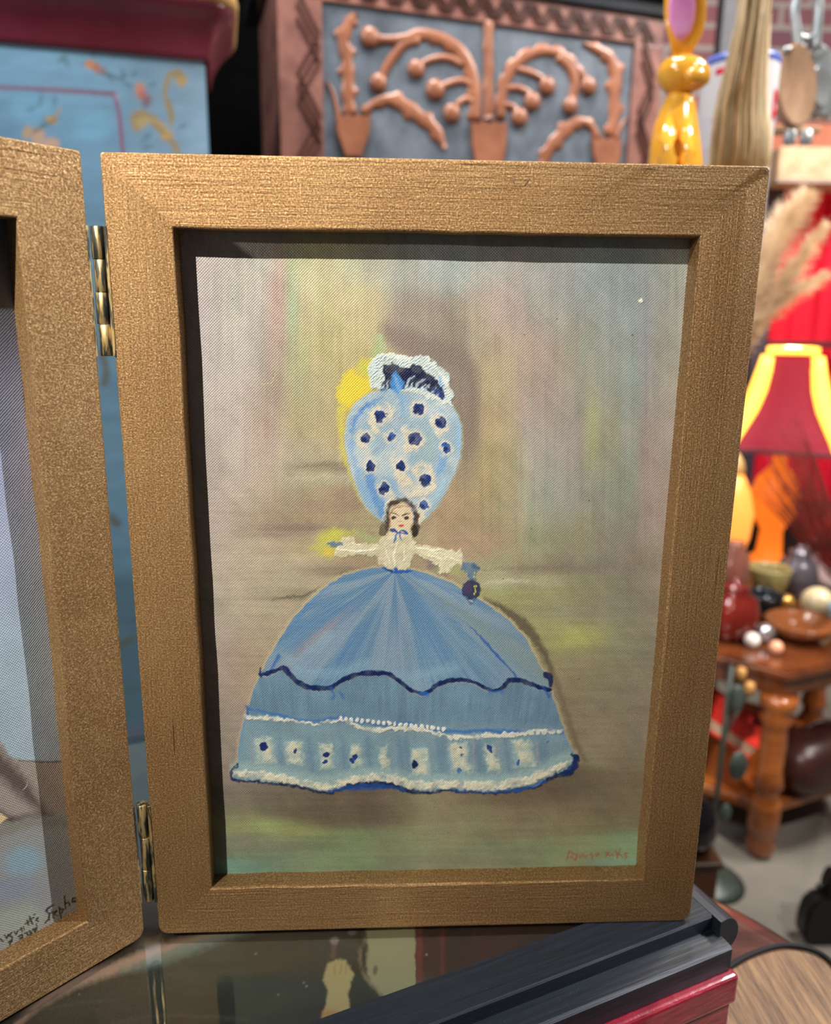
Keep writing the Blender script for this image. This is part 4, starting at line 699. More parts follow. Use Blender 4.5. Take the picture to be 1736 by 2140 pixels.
    # scrolls lower down, seen through the gap between the frames
    for pts, w in ((((212,735),(222,775),(218,800)),14),(((233,1080),(245,1095)),14),(((252,1350),(275,1335)),10),(((270,1525),(292,1545),(296,1590),(280,1640)),9),(((268,1660),(285,1690)),8)): p.stroke(pts, w, '#5f5c48', 5, 3, .85)
    for x, y in ((80,450),(300,520),(120,900),(330,1000),(60,1300),(340,1400)): p.blob(x, y, 24, 18, '#b08a60', .8, 6, .8)
grid_object('painted_front', bl(-.858, 0, FL+.01), UX*.856, EZ*(BLUE_LOW-FL-.01), -UN, 300, 400, bluefront, vcol_mat('blue_folk_paint'), blue, 1.05, 0)
MAR = paint('maroon_gloss', '#6a2030', '#8a3a4c', .25, (1, 1, 1), 4, 0, 0, .3); TAN = paint('worn_gilt_edge', '#b78b50', '#d9b57c', .4, (1, 1, 1), 20)
def cornice(prof, mat, name, par, L0, D0, base, ux, un):
    """profile (out, z) mitred round the front right corner"""
    V = []; n = len(prof); seg = 6
    paths = [lambda w: base-ux*L0-un*w]
    for k in range(seg+1):
        a = math.pi/2*k/seg; paths.append(lambda w, a=a: base+ux*(w*math.sin(a))-un*(w*math.cos(a)))
    paths.append(lambda w: base+ux*w+un*D0)
    for f in paths:
        for w, z in prof: V.append(f(w)+EZ*z)
    Fc = [(k*n+i, (k+1)*n+i, (k+1)*n+i+1, k*n+i+1) for k in range(len(paths)-1) for i in range(n-1)]
    m_ = len(V); V += [base-ux*L0+un*D0+EZ*prof[-1][1]]; Fc.append(tuple([k*n+n-1 for k in range(len(paths))]+[m_]))
    return mesh(name, V, Fc, mat, par, True)
cbz = np.array([cb[0], cb[1], BLUE_LOW])
cornice([(.0, -.001), (.006, 0), (.008, .006), (.012, .02), (.022, .04), (.036, .055), (.045, .062), (.046, .066)], MAR, 'cornice', blue, .86, .16, cbz, UX, UN)
cornice([(.040, .0655), (.047, .066), (.050, .070), (.052, .078), (.050, .086), (.045, .090), (.030, .0905), (.0, .0905)], TAN, 'cornice_lip', blue, .86, .16, cbz, UX, UN)
wbx = box('white_box', cbz-UX*.20+UN*.0+EZ*.0910-UN*.028, UX*.215, UN*.13, EZ*.06, paint('white_card', '#dfe3e6', '#eef0f0', .6), None, .004); tag(wbx, 'white box standing on the corner of the blue cabinet top', 'box')
# black cupboard in the gap
bk = aty(425, 300, 1.8); bke = aty(640, 300, 1.8)
box_b = thing('black_cupboard', 'plain black cupboard standing in the dark gap between blue cabinet and carved cabinet', 'cupboard', (bk[0]+.1, 2.0, FL))
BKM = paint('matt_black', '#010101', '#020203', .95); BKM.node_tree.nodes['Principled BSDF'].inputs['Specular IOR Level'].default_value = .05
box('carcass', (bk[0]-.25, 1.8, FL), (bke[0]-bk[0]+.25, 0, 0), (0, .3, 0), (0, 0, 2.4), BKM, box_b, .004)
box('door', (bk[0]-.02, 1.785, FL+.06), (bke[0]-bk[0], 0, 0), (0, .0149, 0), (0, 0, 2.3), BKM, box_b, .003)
# ------------------------------------------------------------------ carved cabinet, centre back
VX, VN = frame_axes(14.5)
vo = aty(586, 300, 1.22)
def onv(px, py, off=0.): return atp(px, py, vo-VN*off, VN)
ZC = Zm(560, 0, 2.0667)
pl_ = onv(583, 300); pr_ = onv(1366, 300); CWID = float(np.dot(pr_-pl_, VX))
ztop = onv(900, 10)[2]; zt_edge = onv(1385, 95)[2]
carved = thing('carved_cabinet', 'dark slate grey cabinet carved with copper-brown vases and curling branches', 'cabinet', (vo[0]+.3, vo[1]+.2, FL))
SLATE = paint('slate_ground', '#4a525b', '#727b86', .28, (1, 1, 1), 14, .5, 0, .15, .3, .7, .004)
COP = paint('copper_brown_wood', '#7d4a34', '#9c664a', .38, (1, 1, 1), 16, .4, 0, .1, .3, .7, .002)
BRD = paint('mauve_brown_wood', '#6a4540', '#96685c', .35, (1, 1, 1), 12, .3, 0, .15)
v0 = np.array([vo[0], vo[1], 0])-VX*0
ZT = max(ztop, zt_edge)+.0
box('body', v0+EZ*FL+VN*.012, VX*CWID, VN*.28, EZ*(ZT+.03-FL), BRD, carved, .004)
P0 = onv(672, 200); P1 = onv(1318, 200); W2 = float(np.dot(P1-P0, VX)); base = np.array([P0[0], P0[1], 0])
zin = onv(1000, 46)[2]; zin2 = zin
box('door_panel', base+EZ*(-.5)+VN*.004, VX*W2, VN*.009, EZ*(zin+.5), SLATE, carved, .001)
def polyslab(name, pts, mat, parent, h, off=0., bev=.0015):
    bm = bmesh.new(); vs = [bm.verts.new(onv(x, y, off)) for x, y in pts]; f = bm.faces.new(vs)
    r = bmesh.ops.extrude_face_region(bm, geom=[f]); tv = [v for v in r['geom'] if isinstance(v, bmesh.types.BMVert)]
    bmesh.ops.translate(bm, vec=Vector(-VN*h), verts=tv); tf = [g for g in r['geom'] if isinstance(g, bmesh.types.BMFace)]
    bmesh.ops.bevel(bm, geom=[e for q in tf for e in q.edges], offset=bev, segments=2, affect='EDGES', clamp_overlap=True)
    return bmobj(name, bm, mat, parent)
def ribbon(name, pts, ws, mat, parent, h=.0045, k=5, spike=0, rnd=None):
    """carved branch: rounded strip with leafy outline, ws in image pixels at this distance"""
    P = np.array(smoothline(pts, k)); n = len(P); w = np.interp(np.linspace(0, 1, n), np.linspace(0, 1, len(ws)), ws)
    V = []; sec = 7; pxm = np.linalg.norm(onv(900, 200)-onv(901, 200))
    for i in range(n):
        t = P[min(i+1, n-1)]-P[max(i-1, 0)]; t = t/np.linalg.norm(t); q = np.array([-t[1], t[0]]); ww = w[i]/2
        for j in range(sec):
            a = math.pi*j/(sec-1); e = -math.cos(a); jag = 1
            if spike and (i % 4) == 1: jag = 1+(spike if e*(1 if spike > 0 else 1) < -.2 or rnd else 0)
            if rnd and (i % 5) in (1, 2): jag = 1+rnd*(1 if (i//5) % 2 == (e > 0) else .25)*abs(e)
            X = P[i]+q*e*ww*jag; V.append(onv(X[0], X[1], -.003)-VN*(h*math.sin(a)*1.0))
    Fc = [(i*sec+j, (i+1)*sec+j, (i+1)*sec+j+1, i*sec+j+1) for i in range(n-1) for j in range(sec-1)]+[tuple(range(sec)), tuple((n-1)*sec+j for j in range(sec))]
    return mesh(name, V, Fc, mat, parent, True)
def knob(x, y, r, parent):
    c = onv(x, y, 0); pxm = np.linalg.norm(onv(x, y)-onv(x+1, y)); bm = bmesh.new(); R = r*pxm
    add_lathe(bm, [(R, 0), (R*1.0, .003), (R*.85, .007), (R*.5, .0095), (.0005, .010)], c+VN*.003, 28, -VN); return bmobj('fruit', bm, COP, parent, True)
def Zl(pts): return ZC(*pts)
br = lambda pts, ws, nm='branch', **k: ribbon(nm, Zl(pts), [w*1.22/2.0667 for w in ws], COP, carved, **k)
b1 = br([(895,525),(892,400),(872,300),(820,215),(740,165),(650,148),(600,165),(520,172),(450,162)], [40,44,46,50,46,44,40,34,30], spike=.55); knob(*ZC((440,160))[0], 20, b1)
b2 = br([(650,170),(590,190),(545,240),(510,290),(488,345)], [40,38,36,34,30]); knob(*ZC((476,358))[0], 18, b2)
b3 = br([(835,280),(790,255),(740,250),(690,262),(650,285)], [26,28,28,26,22]); knob(*ZC((640,298))[0], 18, b3)
b4 = br([(885,372),(840,350),(790,358),(740,378)], [24,26,28,24]); knob(*ZC((722,388))[0], 20, b4)
b5 = br([(888,445),(860,428),(830,440),(805,470)], [26,26,24,22]); knob(*ZC((793,490))[0], 18, b5)
b6 = br([(1000,515),(1008,400),(1045,300),(1110,240),(1200,215),(1280,240),(1335,295),(1375,350)], [40,44,46,48,46,42,34,28], spike=-.55, rnd=.0); knob(*ZC((1385,372))[0], 16, b6)
b7 = br([(1255,240),(1305,290),(1325,360),(1312,430)], [44,40,34,30]); knob(*ZC((1306,458))[0], 15, b7)
b8 = br([(1080,300),(1130,312),(1175,335),(1200,360)], [26,28,26,22]); knob(*ZC((1206,372))[0], 17, b8)
b9 = br([(1035,382),(1080,380),(1120,400),(1138,425)], [24,26,26,22]); knob(*ZC((1142,438))[0], 17, b9)
b10 = br([(1015,452),(1050,458),(1075,480)], [24,24,22]); knob(*ZC((1087,506))[0], 17, b10)
br([(362,495),(345,420),(345,330),(340,250),(325,170),(350,100),(378,60)], [34,42,44,40,44,40,26], 'leafy_stem', rnd=.75)
br([(305,505),(292,450),(275,390),(250,350)], [18,16,12,6], 'twig')
br([(410,490),(460,448),(530,430),(600,465),(660,510),(720,560),(762,640)], [26,32,44,52,48,44,18], 'leafy_branch', rnd=.6)
br([(1475,590),(1495,500),(1495,400),(1500,320),(1475,250),(1425,215),(1360,188)], [30,38,40,44,42,36,14], 'leafy_stem', rnd=.7)
br([(1425,600),(1395,545),(1350,525),(1300,550),(1250,600),(1210,650),(1180,720)], [22,26,38,44,44,38,30], 'leafy_branch', rnd=.6)
br([(1500,600),(1520,550),(1545,510)], [16,14,8], 'twig')
br([(950,92),(950,300),(950,515)], [34,34,34], 'beaded_bar', k=12, h=.007, rnd=.25)
def vase(cx, y0, y1, w0, w1):
    L = [(cx-w0/2, y0), (cx-w0*.28, y0+8), (cx-w0*.15, y0-6), (cx, y0+10), (cx+w0*.15, y0-6), (cx+w0*.28, y0+8), (cx+w0/2, y0), (cx+w0*.47, y0+(y1-y0)*.4), (cx+w1/2, y1), (cx-w1/2, y1), (cx-w0*.47, y0+(y1-y0)*.4)]
    return polyslab('vase', ZC(*L), COP, carved, .008, -.003)
vase(950, 530, 780, 155, 90); vase(365, 500, 680, 150, 70); vase(1458, 598, 780, 125, 60)
# border rails with zigzag carving
bt = .010
zr = onv(1200, 100)[2]
def vbox(name, s0, s1, z0, z1, off, th, mat): return box(name, v0+VX*s0+EZ*z0-VN*off+VN*.012, VX*(s1-s0), VN*th, EZ*(z1-z0), mat, carved, .0015)
sL = float(np.dot(P0-pl_, VX)); sR = float(np.dot(P1-pl_, VX))
vbox('side_rail', 0, sL, -.5, zin, .014, .0142, BRD); vbox('side_rail', sR, CWID, -.5, zin, .014, .0142, BRD); vbox('top_rail', 0, CWID, zin, zin+.052, .014, .0142, BRD)
COP2 = paint('carved_brown_edge', '#32160f', '#4c251b', .4, (1, 1, 1), 20)
def zig(name, a, b, n, amp, w):
    """zigzag ridges from a to b (s,z) with amplitude across"""
    a = np.array(a); b = np.array(b); d = (b-a)/np.linalg.norm(b-a); q = np.array([-d[1], d[0]]); bm = bmesh.new()
    for off in (-.62, 0, .62):
        pts = [a+(b-a)*i/n+q*(amp*(1 if i % 2 else -1)*.5)+d*off*np.linalg.norm(b-a)/n*.55 for i in range(n+1)]
        for p, r in zip(pts, pts[1:]):
            e = r-p; l = np.linalg.norm(e); e = e/l; m_ = np.array([-e[1], e[0]])*w/2; c = [p-m_, r-m_, r+m_, p+m_]
            X = [v0+VX*s+EZ*z-VN*.002 for s, z in c]; add_box(bm, X[0], X[1]-X[0], X[3]-X[0], -VN*.0035)
    return bmobj(name, bm, COP2, carved)
zig('zigzag_carving', (sL*.68, -.15), (sL*.68, zin-.01), 15, sL*.5, .003); zig('zigzag_carving', ((sR+CWID)/2+.0, -.15), ((sR+CWID)/2, zin-.01), 15, (CWID-sR)*.5, .003)
zig('zigzag_carving', (.02, zin+.026), (CWID-.03, zin+.026), 30, .036, .003)
SLG = paint('grey_black_gloss', '#20242a', '#2e343c', .22, (1, 1, 1), 6, 0, 0, .5)
c0 = onv(1010, 5, .05); zc = onv(1390, 92, .04)[2]+.006
box('cornice', v0-VX*.03+EZ*(zin+.0525)-VN*.010, VX*(CWID+.04), VN*.34, EZ*.03, SLG, carved, .005)
box('cornice_step', v0-VX*.015+EZ*(zin+.0826)-VN*.025, VX*(CWID+.045), VN*.35, EZ*.05, SLG, carved, .006)

# ------------------------------------------------------------------ console behind the frame carrying bunny, grass bundle and tin
CZ = .425
con = thing('console_table', 'narrow dark console table behind the picture frame, holding the yellow rabbit figure', 'console table', (.62, .75, FL))
CM = paint('dark_walnut', '#3a2416', '#54361f', .4, (1, 1, 1), 6)
ca0 = aty(1360, 600, .62); cx1 = aty(1500, 800, .62)[0]
xa, xb = aty(1586, 470, .56)[0], aty(1586, 470, .98)[0]
bm = bmesh.new(); f = bm.faces.new([bm.verts.new(p) for p in ((ca0[0]-.06, .56, CZ-.02), (xa, .56, CZ-.02), (xb, .98, CZ-.02), (ca0[0]-.06, .98, CZ-.02))]); r = bmesh.ops.extrude_face_region(bm, geom=[f])
bmesh.ops.translate(bm, vec=(0, 0, .02), verts=[v for v in r['geom'] if isinstance(v, bmesh.types.BMVert)]); bmesh.ops.bevel(bm, geom=bm.edges[:], offset=.003, segments=2, affect='EDGES'); bmobj('top', bm, CM, con)
lxr = aty(1418, 1850, .57)[0]-.026; lxb = aty(1418, 1850, .94)[0]-.026
for x, y in ((ca0[0]-.05, .57), (ca0[0]-.05, .94), (lxr, .57), (lxb, .94)):
    box('leg', (x, y, FL), (.026, 0, 0), (0, .026, 0), (0, 0, CZ-.0201-FL), CM, con, .002)
def mm(a, b, s): return float(np.linalg.norm(aty(*a, s)-aty(*b, s)))
YB = .66
YEL = paint('yellow_varnished_wood', '#eb9c1c', '#ffc048', .16, (1, 1, 1), 9, 0, 0, .8, .3, .7)
bn = thing('rabbit_figure', 'glossy yellow carved rabbit figure with pink inner ear behind the frame', 'figurine', (aty(1410, 340, YB)[0], YB, CZ))
def prof_body(L):
    """left/right outlines in the picture -> round solid turned slightly flat"""
    bm = bmesh.new(); rings = []; seg = 28
    for y, xl, xr, fl in L:
        A, B = aty(xl, y, YB), aty(xr, y, YB); c = (A+B)/2; r = (B[0]-A[0])/2
        rings.append([bm.verts.new((c[0]+r*math.cos(2*math.pi*k/seg), c[1]+r*fl*math.sin(2*math.pi*k/seg), c[2])) for k in range(seg)])
    for a, b in zip(rings, rings[1:]):
        for k in range(seg): bm.faces.new((a[k], a[(k+1) % seg], b[(k+1) % seg], b[k]))
    bm.faces.new(rings[0]); bm.faces.new(rings[-1][::-1]); return bm
yb = lambda z: 0
L = [(196,1398,1440,.9),(205,1392,1448,.9),(225,1382,1452,.9),(260,1368,1456,.9),(300,1360,1461,.9),(340,1356,1465,.9),(380,1358,1464,.9),(430,1364,1460,.9)]
zb = aty(1410, 430, YB)[2]
bo = bmobj('body', prof_body([q for q in L if aty(1410, q[0], YB)[2] > CZ+.004]+[(float(topx(np.array([[aty(1410,430,YB)[0], YB, CZ+.0005]]))[1][0]), 1362, 1462, .9)]), YEL, bn, True)
hd = bmobj('head', prof_body([(114,1412,1432,.9),(120,1398,1448,.9),(130,1384,1468,.95),(145,1376,1478,1),(160,1374,1481,1),(175,1379,1478,1),(188,1388,1462,1),(197,1398,1442,.9),(203,1408,1430,.9)]), YEL, bn, True)
for L_ in ([(-70,1440,1458,.5),(-40,1428,1470,.4),(0,1430,1476,.4),(40,1434,1475,.4),(75,1430,1466,.45),(100,1420,1452,.5),(118,1412,1440,.6)], [(-60,1405,1425,.5),(-30,1392,1440,.35),(0,1388,1446,.3),(30,1387,1446,.3),(60,1391,1443,.35),(90,1399,1438,.4),(116,1405,1432,.5)]):
    e = bmobj('ear', prof_body(L_), YEL, bn, True)
PK = paint('pink_paint', '#ff92dc', '#ffb0e6', .25)
pe = prof_body([(-35,1404,1432,.2),(-10,1394,1442,.2),(20,1390,1445,.2),(50,1391,1442,.2),(72,1398,1435,.2),(92,1408,1420,.2)]); bmesh.ops.translate(pe, vec=(0, -.0105, 0), verts=pe.verts)
bmobj('inner_ear', pe, PK, e, True)
ellipsoid('muzzle', aty(1452, 158, YB-.035), (.012, .008, .009), YEL, bn)
for sx in (1395, 1436):                                            # front legs
    tube('leg', [aty(sx+4, 240, YB-.018), aty(sx, 290, YB-.030), aty(sx, 330, YB-.034), np.array([aty(sx, 400, YB-.034)[0], YB-.036, CZ+.002])], [.004, .010, .011, .0105], YEL, bn)
# tin
YT = .87
tA, tB = aty(1462, 250, YT), aty(1611, 250, YT); tr_ = (tB[0]-tA[0])/2; tcx = (tA[0]+tB[0])/2
def tinmat():
    m, nt, b = newmat('printed_tin'); L = nt.links; tc = N(nt, 'ShaderNodeTexCoord'); sp = N(nt, 'ShaderNodeSeparateXYZ'); L.new(tc.outputs['Object'], sp.inputs[0])
    z1 = aty(1540, 128, YT)[2]; z0 = CZ; r = N(nt, 'ShaderNodeMapRange'); r.inputs[1].default_value = z0; r.inputs[2].default_value = z1; L.new(sp.outputs[2], r.inputs[0])
    cr_ = N(nt, 'ShaderNodeValToRGB'); cr_.color_ramp.interpolation = 'CONSTANT'; e = cr_.color_ramp.elements
    st_ = [(0, '#d9d4dc'), (.55, '#e2e0e8'), (.70, '#e6e6ec'), (.80, '#e6e6ec'), (.955, '#5566b0')]
    while len(e) < len(st_): e.new(.5)
    for q, (p, c) in zip(e, st_): q.position = p; q.color = lin4(c)
    L.new(r.outputs[0], cr_.inputs[0]); L.new(cr_.outputs[0], b.inputs['Base Color']); b.inputs['Roughness'].default_value = .3; return m
tin = thing('tin_canister', 'white tin canister with blue band and red lettering behind the dry grass', 'tin', (tcx, YT, CZ))
zt = aty(1540, 128, YT)[2]
lathe('can', [(tr_-.002, .001), (tr_, .003), (tr_, zt-CZ-.01), (tr_+.0015, zt-CZ-.006), (tr_-.001, zt-CZ)], (tcx, YT, CZ), tinmat(), tin, 48)
RDP = paint('red_print', '#c4203c', '#c4203c', .3)
def onshell(ang, z): return (tcx+(tr_+.0006)*math.sin(ang), YT-(tr_+.0006)*math.cos(ang), z)
def letter(strokes, a0, wa, z0, h):
    bm = bmesh.new()
    for P in strokes:
        for p, q in zip(P, P[1:]):
            n_ = 5; pts = [onshell(a0+wa*(p[0]+(q[0]-p[0])*i/n_), z0+h*(p[1]+(q[1]-p[1])*i/n_)) for i in range(n_+1)]; add_tube(bm, pts, [.0045]*len(pts), 6)
    for v in bm.verts:
        d = Vector((v.co.x-tcx, v.co.y-YT, 0)); l = d.length; v.co.x = tcx+d.x/l*(tr_+.0004+(l-tr_)*.12 if l > tr_ else tr_-.0004); v.co.y = YT+d.y/l*(tr_+.0004+(l-tr_)*.12 if l > tr_ else tr_-.0004)
    bmobj('lettering', bm, RDP, tin)
zz = aty(1500, 260, YT)[2]; hh = aty(1500, 165, YT)[2]-zz
letter([[(0,1),(1,1)],[(1,1),(.6,.3),(.2,-.1)],[(.3,.5),(1.1,.45)]], -1.05, .42, zz, hh)
letter([[(0,0),(0,1)],[(0,1),(1,.5),(0,0)]], .75, .4, zz, hh*.6)
# dry grass bundle
STRAW = paint('dry_straw', '#e6c8a0', '#ffe8c8', .8, (30, 30, 2), 6); STRAWG = paint('grey_straw', '#a39678', '#cdbd9c', .8, (30, 30, 2), 6)
YG = .74
gb = thing('dry_grass_bundle', 'tall bundle of pale dry grass standing between rabbit figure and pulley', 'dried grass', (aty(1530, 340, YG)[0], YG, CZ))
for nm, mt, sd in (('strands', STRAW, 1), ('strands', STRAWG, 2)):
    bm = bmesh.new(); rs = np.random.RandomState(sd)
    for k in range(1300):
        f = rs.rand(); bx = 1490+100*f+rs.randn()*5; tx = 1555+58*f+rs.randn()*5; dy = rs.randn()*.012
        lo_, hi_ = (420, 300) if f > .8 else (520, 340)
        Pn = [(bx+(1400-1490)*0, 0), (1488+112*f, 340), ((1500+98*f), 230), (1518+80*f, 150), (1538+66*f, 60), (tx, -60)]
        p0 = aty(1500+85*f, 340, YG+dy); foot = np.array([gb.location[0]-.01+(f-.5)*.06, YG+dy*.5, CZ+.002])
        jx = rs.randn()*5; pts = [foot]+[aty(x+jx*(1-i*.15), y, YG+dy+.01*math.sin(k*1.7)) for i, (x, y) in enumerate(Pn[1:])]
        add_tube(bm, smoothline(pts, 2), .0008, 3)
    o = bmobj(nm, bm, mt, gb); o['kind'] = 'stuff'
# ------------------------------------------------------------------ pulley hanging on the right
YP = 1.05
pu = thing('pulley_block', 'old wooden pulley block with grey steel strap hanging above the red cloth', 'pulley', tuple(aty(1670, 200, YP)))
PW = paint('pale_brown_wood', '#a07a5a', '#c29c7c', .5, (6, 6, 2), 5); STL = paint('grey_steel', '#9aa2a6', '#ccd4d8', .35, (1, 1, 1), 14, 0, .5)
def disc(name, cx, cy, rx, ry, y, th, mat, par):
    bm = bmesh.new(); A = [aty(cx+rx*math.cos(2*math.pi*k/40), cy+ry*math.sin(2*math.pi*k/40), y) for k in range(40)]; f = bm.faces.new([bm.verts.new(p) for p in A]); r = bmesh.ops.extrude_face_region(bm, geom=[f])
    bmesh.ops.translate(bm, vec=(0, -th, 0), verts=[v for v in r['geom'] if isinstance(v, bmesh.types.BMVert)]); bmesh.ops.bevel(bm, geom=[e for e in bm.edges if e.calc_face_angle(0) > .8], offset=min(.004, th*.3), segments=3, affect='EDGES')
    return bmobj(name, bm, mat, par, False)
disc('cheek', 1652, 185, 42, 88, YP-.02, .022, PW, pu); disc('sheave', 1706, 182, 36, 72, YP+.035, .026, STL, pu); disc('cheek', 1716, 182, 34, 66, YP+.06, .018, PW, pu); disc('hub', 1710, 182, 22, 46, YP+.008, .01, STL, pu)
sh = lambda P, w=.0075, nm='strap': tube(nm, [aty(x, y, YP+d) for x, y, d in smoothline([(a, b, c) for a, b, c in P], 4)], w, STL, pu)
sh([(1668,105,.0),(1664,60,.0),(1660,20,.0),(1672,-15,0),(1695,-20,0),(1710,5,0),(1708,50,0),(1705,105,0)]); sh([(1640,105,-.045),(1680,98,0),(1718,100,.04),(1732,135,.045),(1734,200,.045),(1722,250,.045)], .005); sh([(1668,75,0),(1686,82,0),(1706,72,0)], .006, 'pin')
sh([(1688,-12,0),(1690,-60,0),(1690,-140,0)], .006, 'hook'); tube('hook_rod', [aty(1690, -140, YP), (aty(1690, -140, YP)[0], YP, 2.2995)], .006, STL, pu)
for x in (1648, 1682): lathe('bolt', [(.004, 0), (.010, .004), (.010, .022), (.004, .026)], aty(x, 305, YP-.01), STL, pu, 16)
box('crosspiece', aty(1622, 275, YP), (mm((1622,275),(1715,275),YP), 0, 0), (0, .03, 0), (0, 0, mm((1640,262),(1640,276),YP)), PW, pu, .003)
# ------------------------------------------------------------------ wall shelf, posts, red hanging
YS = 2.0
PWD = paint('pale_shelf_wood', '#b39370', '#cdb091', .6)
wsx0 = aty(1622, 390, YS)[0]
sz0 = aty(1650, 385, YS)[2]
box_o = thing('wall_cabinet', 'pale wooden wall cabinet above the red cloth', 'cabinet', (wsx0+.4, YS+.1, sz0))
box('body', (wsx0, YS, sz0+.012), (1.0, 0, 0), (0, .5, 0), (0, 0, aty(1650, 305, YS)[2]-sz0-.012), PWD, box_o, .006)
box('underside_board', (wsx0-.01, YS-.02, sz0), (1.02, 0, 0), (0, .5, 0), (0, 0, .0118), paint('grey_board', '#8a7c74', '#a19288', .5), box_o, .003)
dp = aty(1527, 60, 2.3)
tag(box('dark_post', (dp[0]-.03, 2.3, FL), (.05, 0, 0), (0, .05, 0), (0, 0, 3.04), paint('dark_steel', '#23252e', '#2e3140', .5), None, .003), 'thin dark upright post against the pink brick wall', 'post')
YR = 2.12
REDC = paint('scarlet_cloth', '#e80a34', '#ff1a44', .75, (6, 6, 1), 3); 
rx0 = aty(1628, 500, YR)[0]; rx1 = aty(1900, 500, YR)[0]; rz1 = aty(1700, 372, YR)[2]; rz0 = aty(1700, 1280, YR)[2]
bm = bmesh.new(); nx = 90; rows = []
for j, z in enumerate(np.linspace(rz0, rz1, 14)):
    rows.append([bm.verts.new((rx0+(rx1-rx0)*i/nx, YR+.007*math.sin(i*.42+.3*math.sin(j*.3))+.006*math.sin(i*.17), z)) for i in range(nx+1)])
for a, b in zip(rows, rows[1:]):
    for i in range(nx): bm.faces.new((a[i], a[i+1], b[i+1], b[i]))
bmesh.ops.solidify(bm, geom=bm.faces[:], thickness=.004)
cloth = bmobj('hanging_cloth', bm, REDC, None, True); tag(cloth, 'bright red cloth hanging behind lamp and pampas grass', 'cloth')
tag(box('clothes_rail_post', (rx0-.075, YR-.05, FL), (.05, 0, 0), (0, .05, 0), (0, 0, rz1-FL-.02), paint('dark_blue_steel', '#2c2834', '#3a3040', .5), None, .003), 'dark upright post at the left edge of the red cloth', 'post')
dr = aty(1600, 718, YR-.06); tag(box('cross_rail', (rx0-.02, YR-.052, dr[2]-.012), (rx1-rx0, 0, 0), (0, .02, 0), (0, 0, .022), paint('brown_rail', '#4a1620', '#5c1f28', .5), None, .003), 'dark brown horizontal rail across the red cloth', 'rail')
tag(box('draped_blanket', (aty(1545, 700, 2.75)[0], 2.75, FL), (.75, 0, 0), (0, .05, 0), (0, 0, aty(1600, 255, 2.75)[2]-FL), paint('salmon_cloth', '#c0705a', '#d08468', .8, (9, 9, 1), 3), None, .01), 'salmon pink board leaning on the brick wall behind the dark post', 'board')
# ------------------------------------------------------------------ lamp
LR = -.45
def lathe4(name, prof, base, mat, parent, seg):
    bm = bmesh.new(); add_lathe(bm, prof, (0, 0, 0), 4); bmesh.ops.transform(bm, matrix=Matrix.Translation(Vector(base))@Matrix.Rotation(math.pi/4+LR, 4, 'Z'), verts=bm.verts); return bmobj(name, bm, mat, parent)
YL = 1.72
LZ = -.325
lx = aty(1636, 900, YL)[0]
lmp = thing('table_lamp', 'glowing table lamp with red bell shade, yellow edges and amber glass base', 'lamp', (lx, YL, LZ))
zs0, zs1 = aty(1645, 935, YL)[2], aty(1645, 735, YL)[2]
pxL = mm((1600,800),(1601,800),YL)
prof = [(935,132),(910,122),(880,106),(850,92),(810,77),(770,66),(745,62)]
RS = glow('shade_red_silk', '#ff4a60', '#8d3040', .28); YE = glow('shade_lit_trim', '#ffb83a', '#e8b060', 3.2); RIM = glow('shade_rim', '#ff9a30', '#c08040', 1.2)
bm = bmesh.new(); seg = 6; rings = []
for y, r in prof:
    z = aty(1645, y, YL)[2]; rings.append([bm.verts.new((lx+r*pxL*math.cos(a), YL+r*pxL*math.sin(a), z)) for a in [math.pi/4+LR+math.pi/2*k for k in range(4)]])
for a, b in zip(rings, rings[1:]):
    for k in range(4): bm.faces.new((a[k], a[(k+1) % 4], b[(k+1) % 4], b[k]))
bmesh.ops.solidify(bm, geom=bm.faces[:], thickness=.002)
sd = bmobj('lamp_shade', bm, RS, lmp)
for k in range(4):
    a = math.pi/4+LR+math.pi/2*k
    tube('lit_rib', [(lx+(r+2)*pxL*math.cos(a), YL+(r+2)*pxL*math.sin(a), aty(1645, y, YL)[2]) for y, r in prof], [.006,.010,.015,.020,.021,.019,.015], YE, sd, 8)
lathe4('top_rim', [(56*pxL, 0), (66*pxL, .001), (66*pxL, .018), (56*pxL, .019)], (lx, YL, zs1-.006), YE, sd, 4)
for _r in (0,): lathe4('bottom_rim', [(130*pxL, 0), (136*pxL, .001), (136*pxL, .012), (130*pxL, .013)], (lx, YL, zs0-.006), paint('purple_trim', '#5d3440', '#6d4048', .5), sd, 4)
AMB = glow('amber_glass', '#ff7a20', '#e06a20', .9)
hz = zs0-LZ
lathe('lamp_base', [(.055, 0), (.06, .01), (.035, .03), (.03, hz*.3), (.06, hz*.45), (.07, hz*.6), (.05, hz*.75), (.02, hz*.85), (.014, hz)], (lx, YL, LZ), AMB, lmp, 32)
pl_l = bpy.data.lights.new('lamp_bulb', 'POINT'); pl_l.energy = 5; pl_l.color = (1, .6, .3); pl_l.shadow_soft_size = .02; ol = bpy.data.objects.new('lamp_bulb', pl_l); C.objects.link(ol); ol.location = (lx, YL, zs1+.03)
lp2 = aty(1525, 1010, 1.5)
lamp2 = thing('amber_glass_lamp', 'small orange glowing glass lamp just right of the gilt frame', 'lamp', (lp2[0], 1.5, LZ))
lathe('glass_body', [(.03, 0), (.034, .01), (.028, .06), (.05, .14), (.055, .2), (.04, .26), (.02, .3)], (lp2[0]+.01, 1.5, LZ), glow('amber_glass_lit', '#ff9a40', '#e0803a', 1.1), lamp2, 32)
lathe('cap', [(.021, 0), (.024, .006), (.018, .03), (.006, .05)], (lp2[0]+.01, 1.5, LZ+.3002), TAN, lamp2, 24)
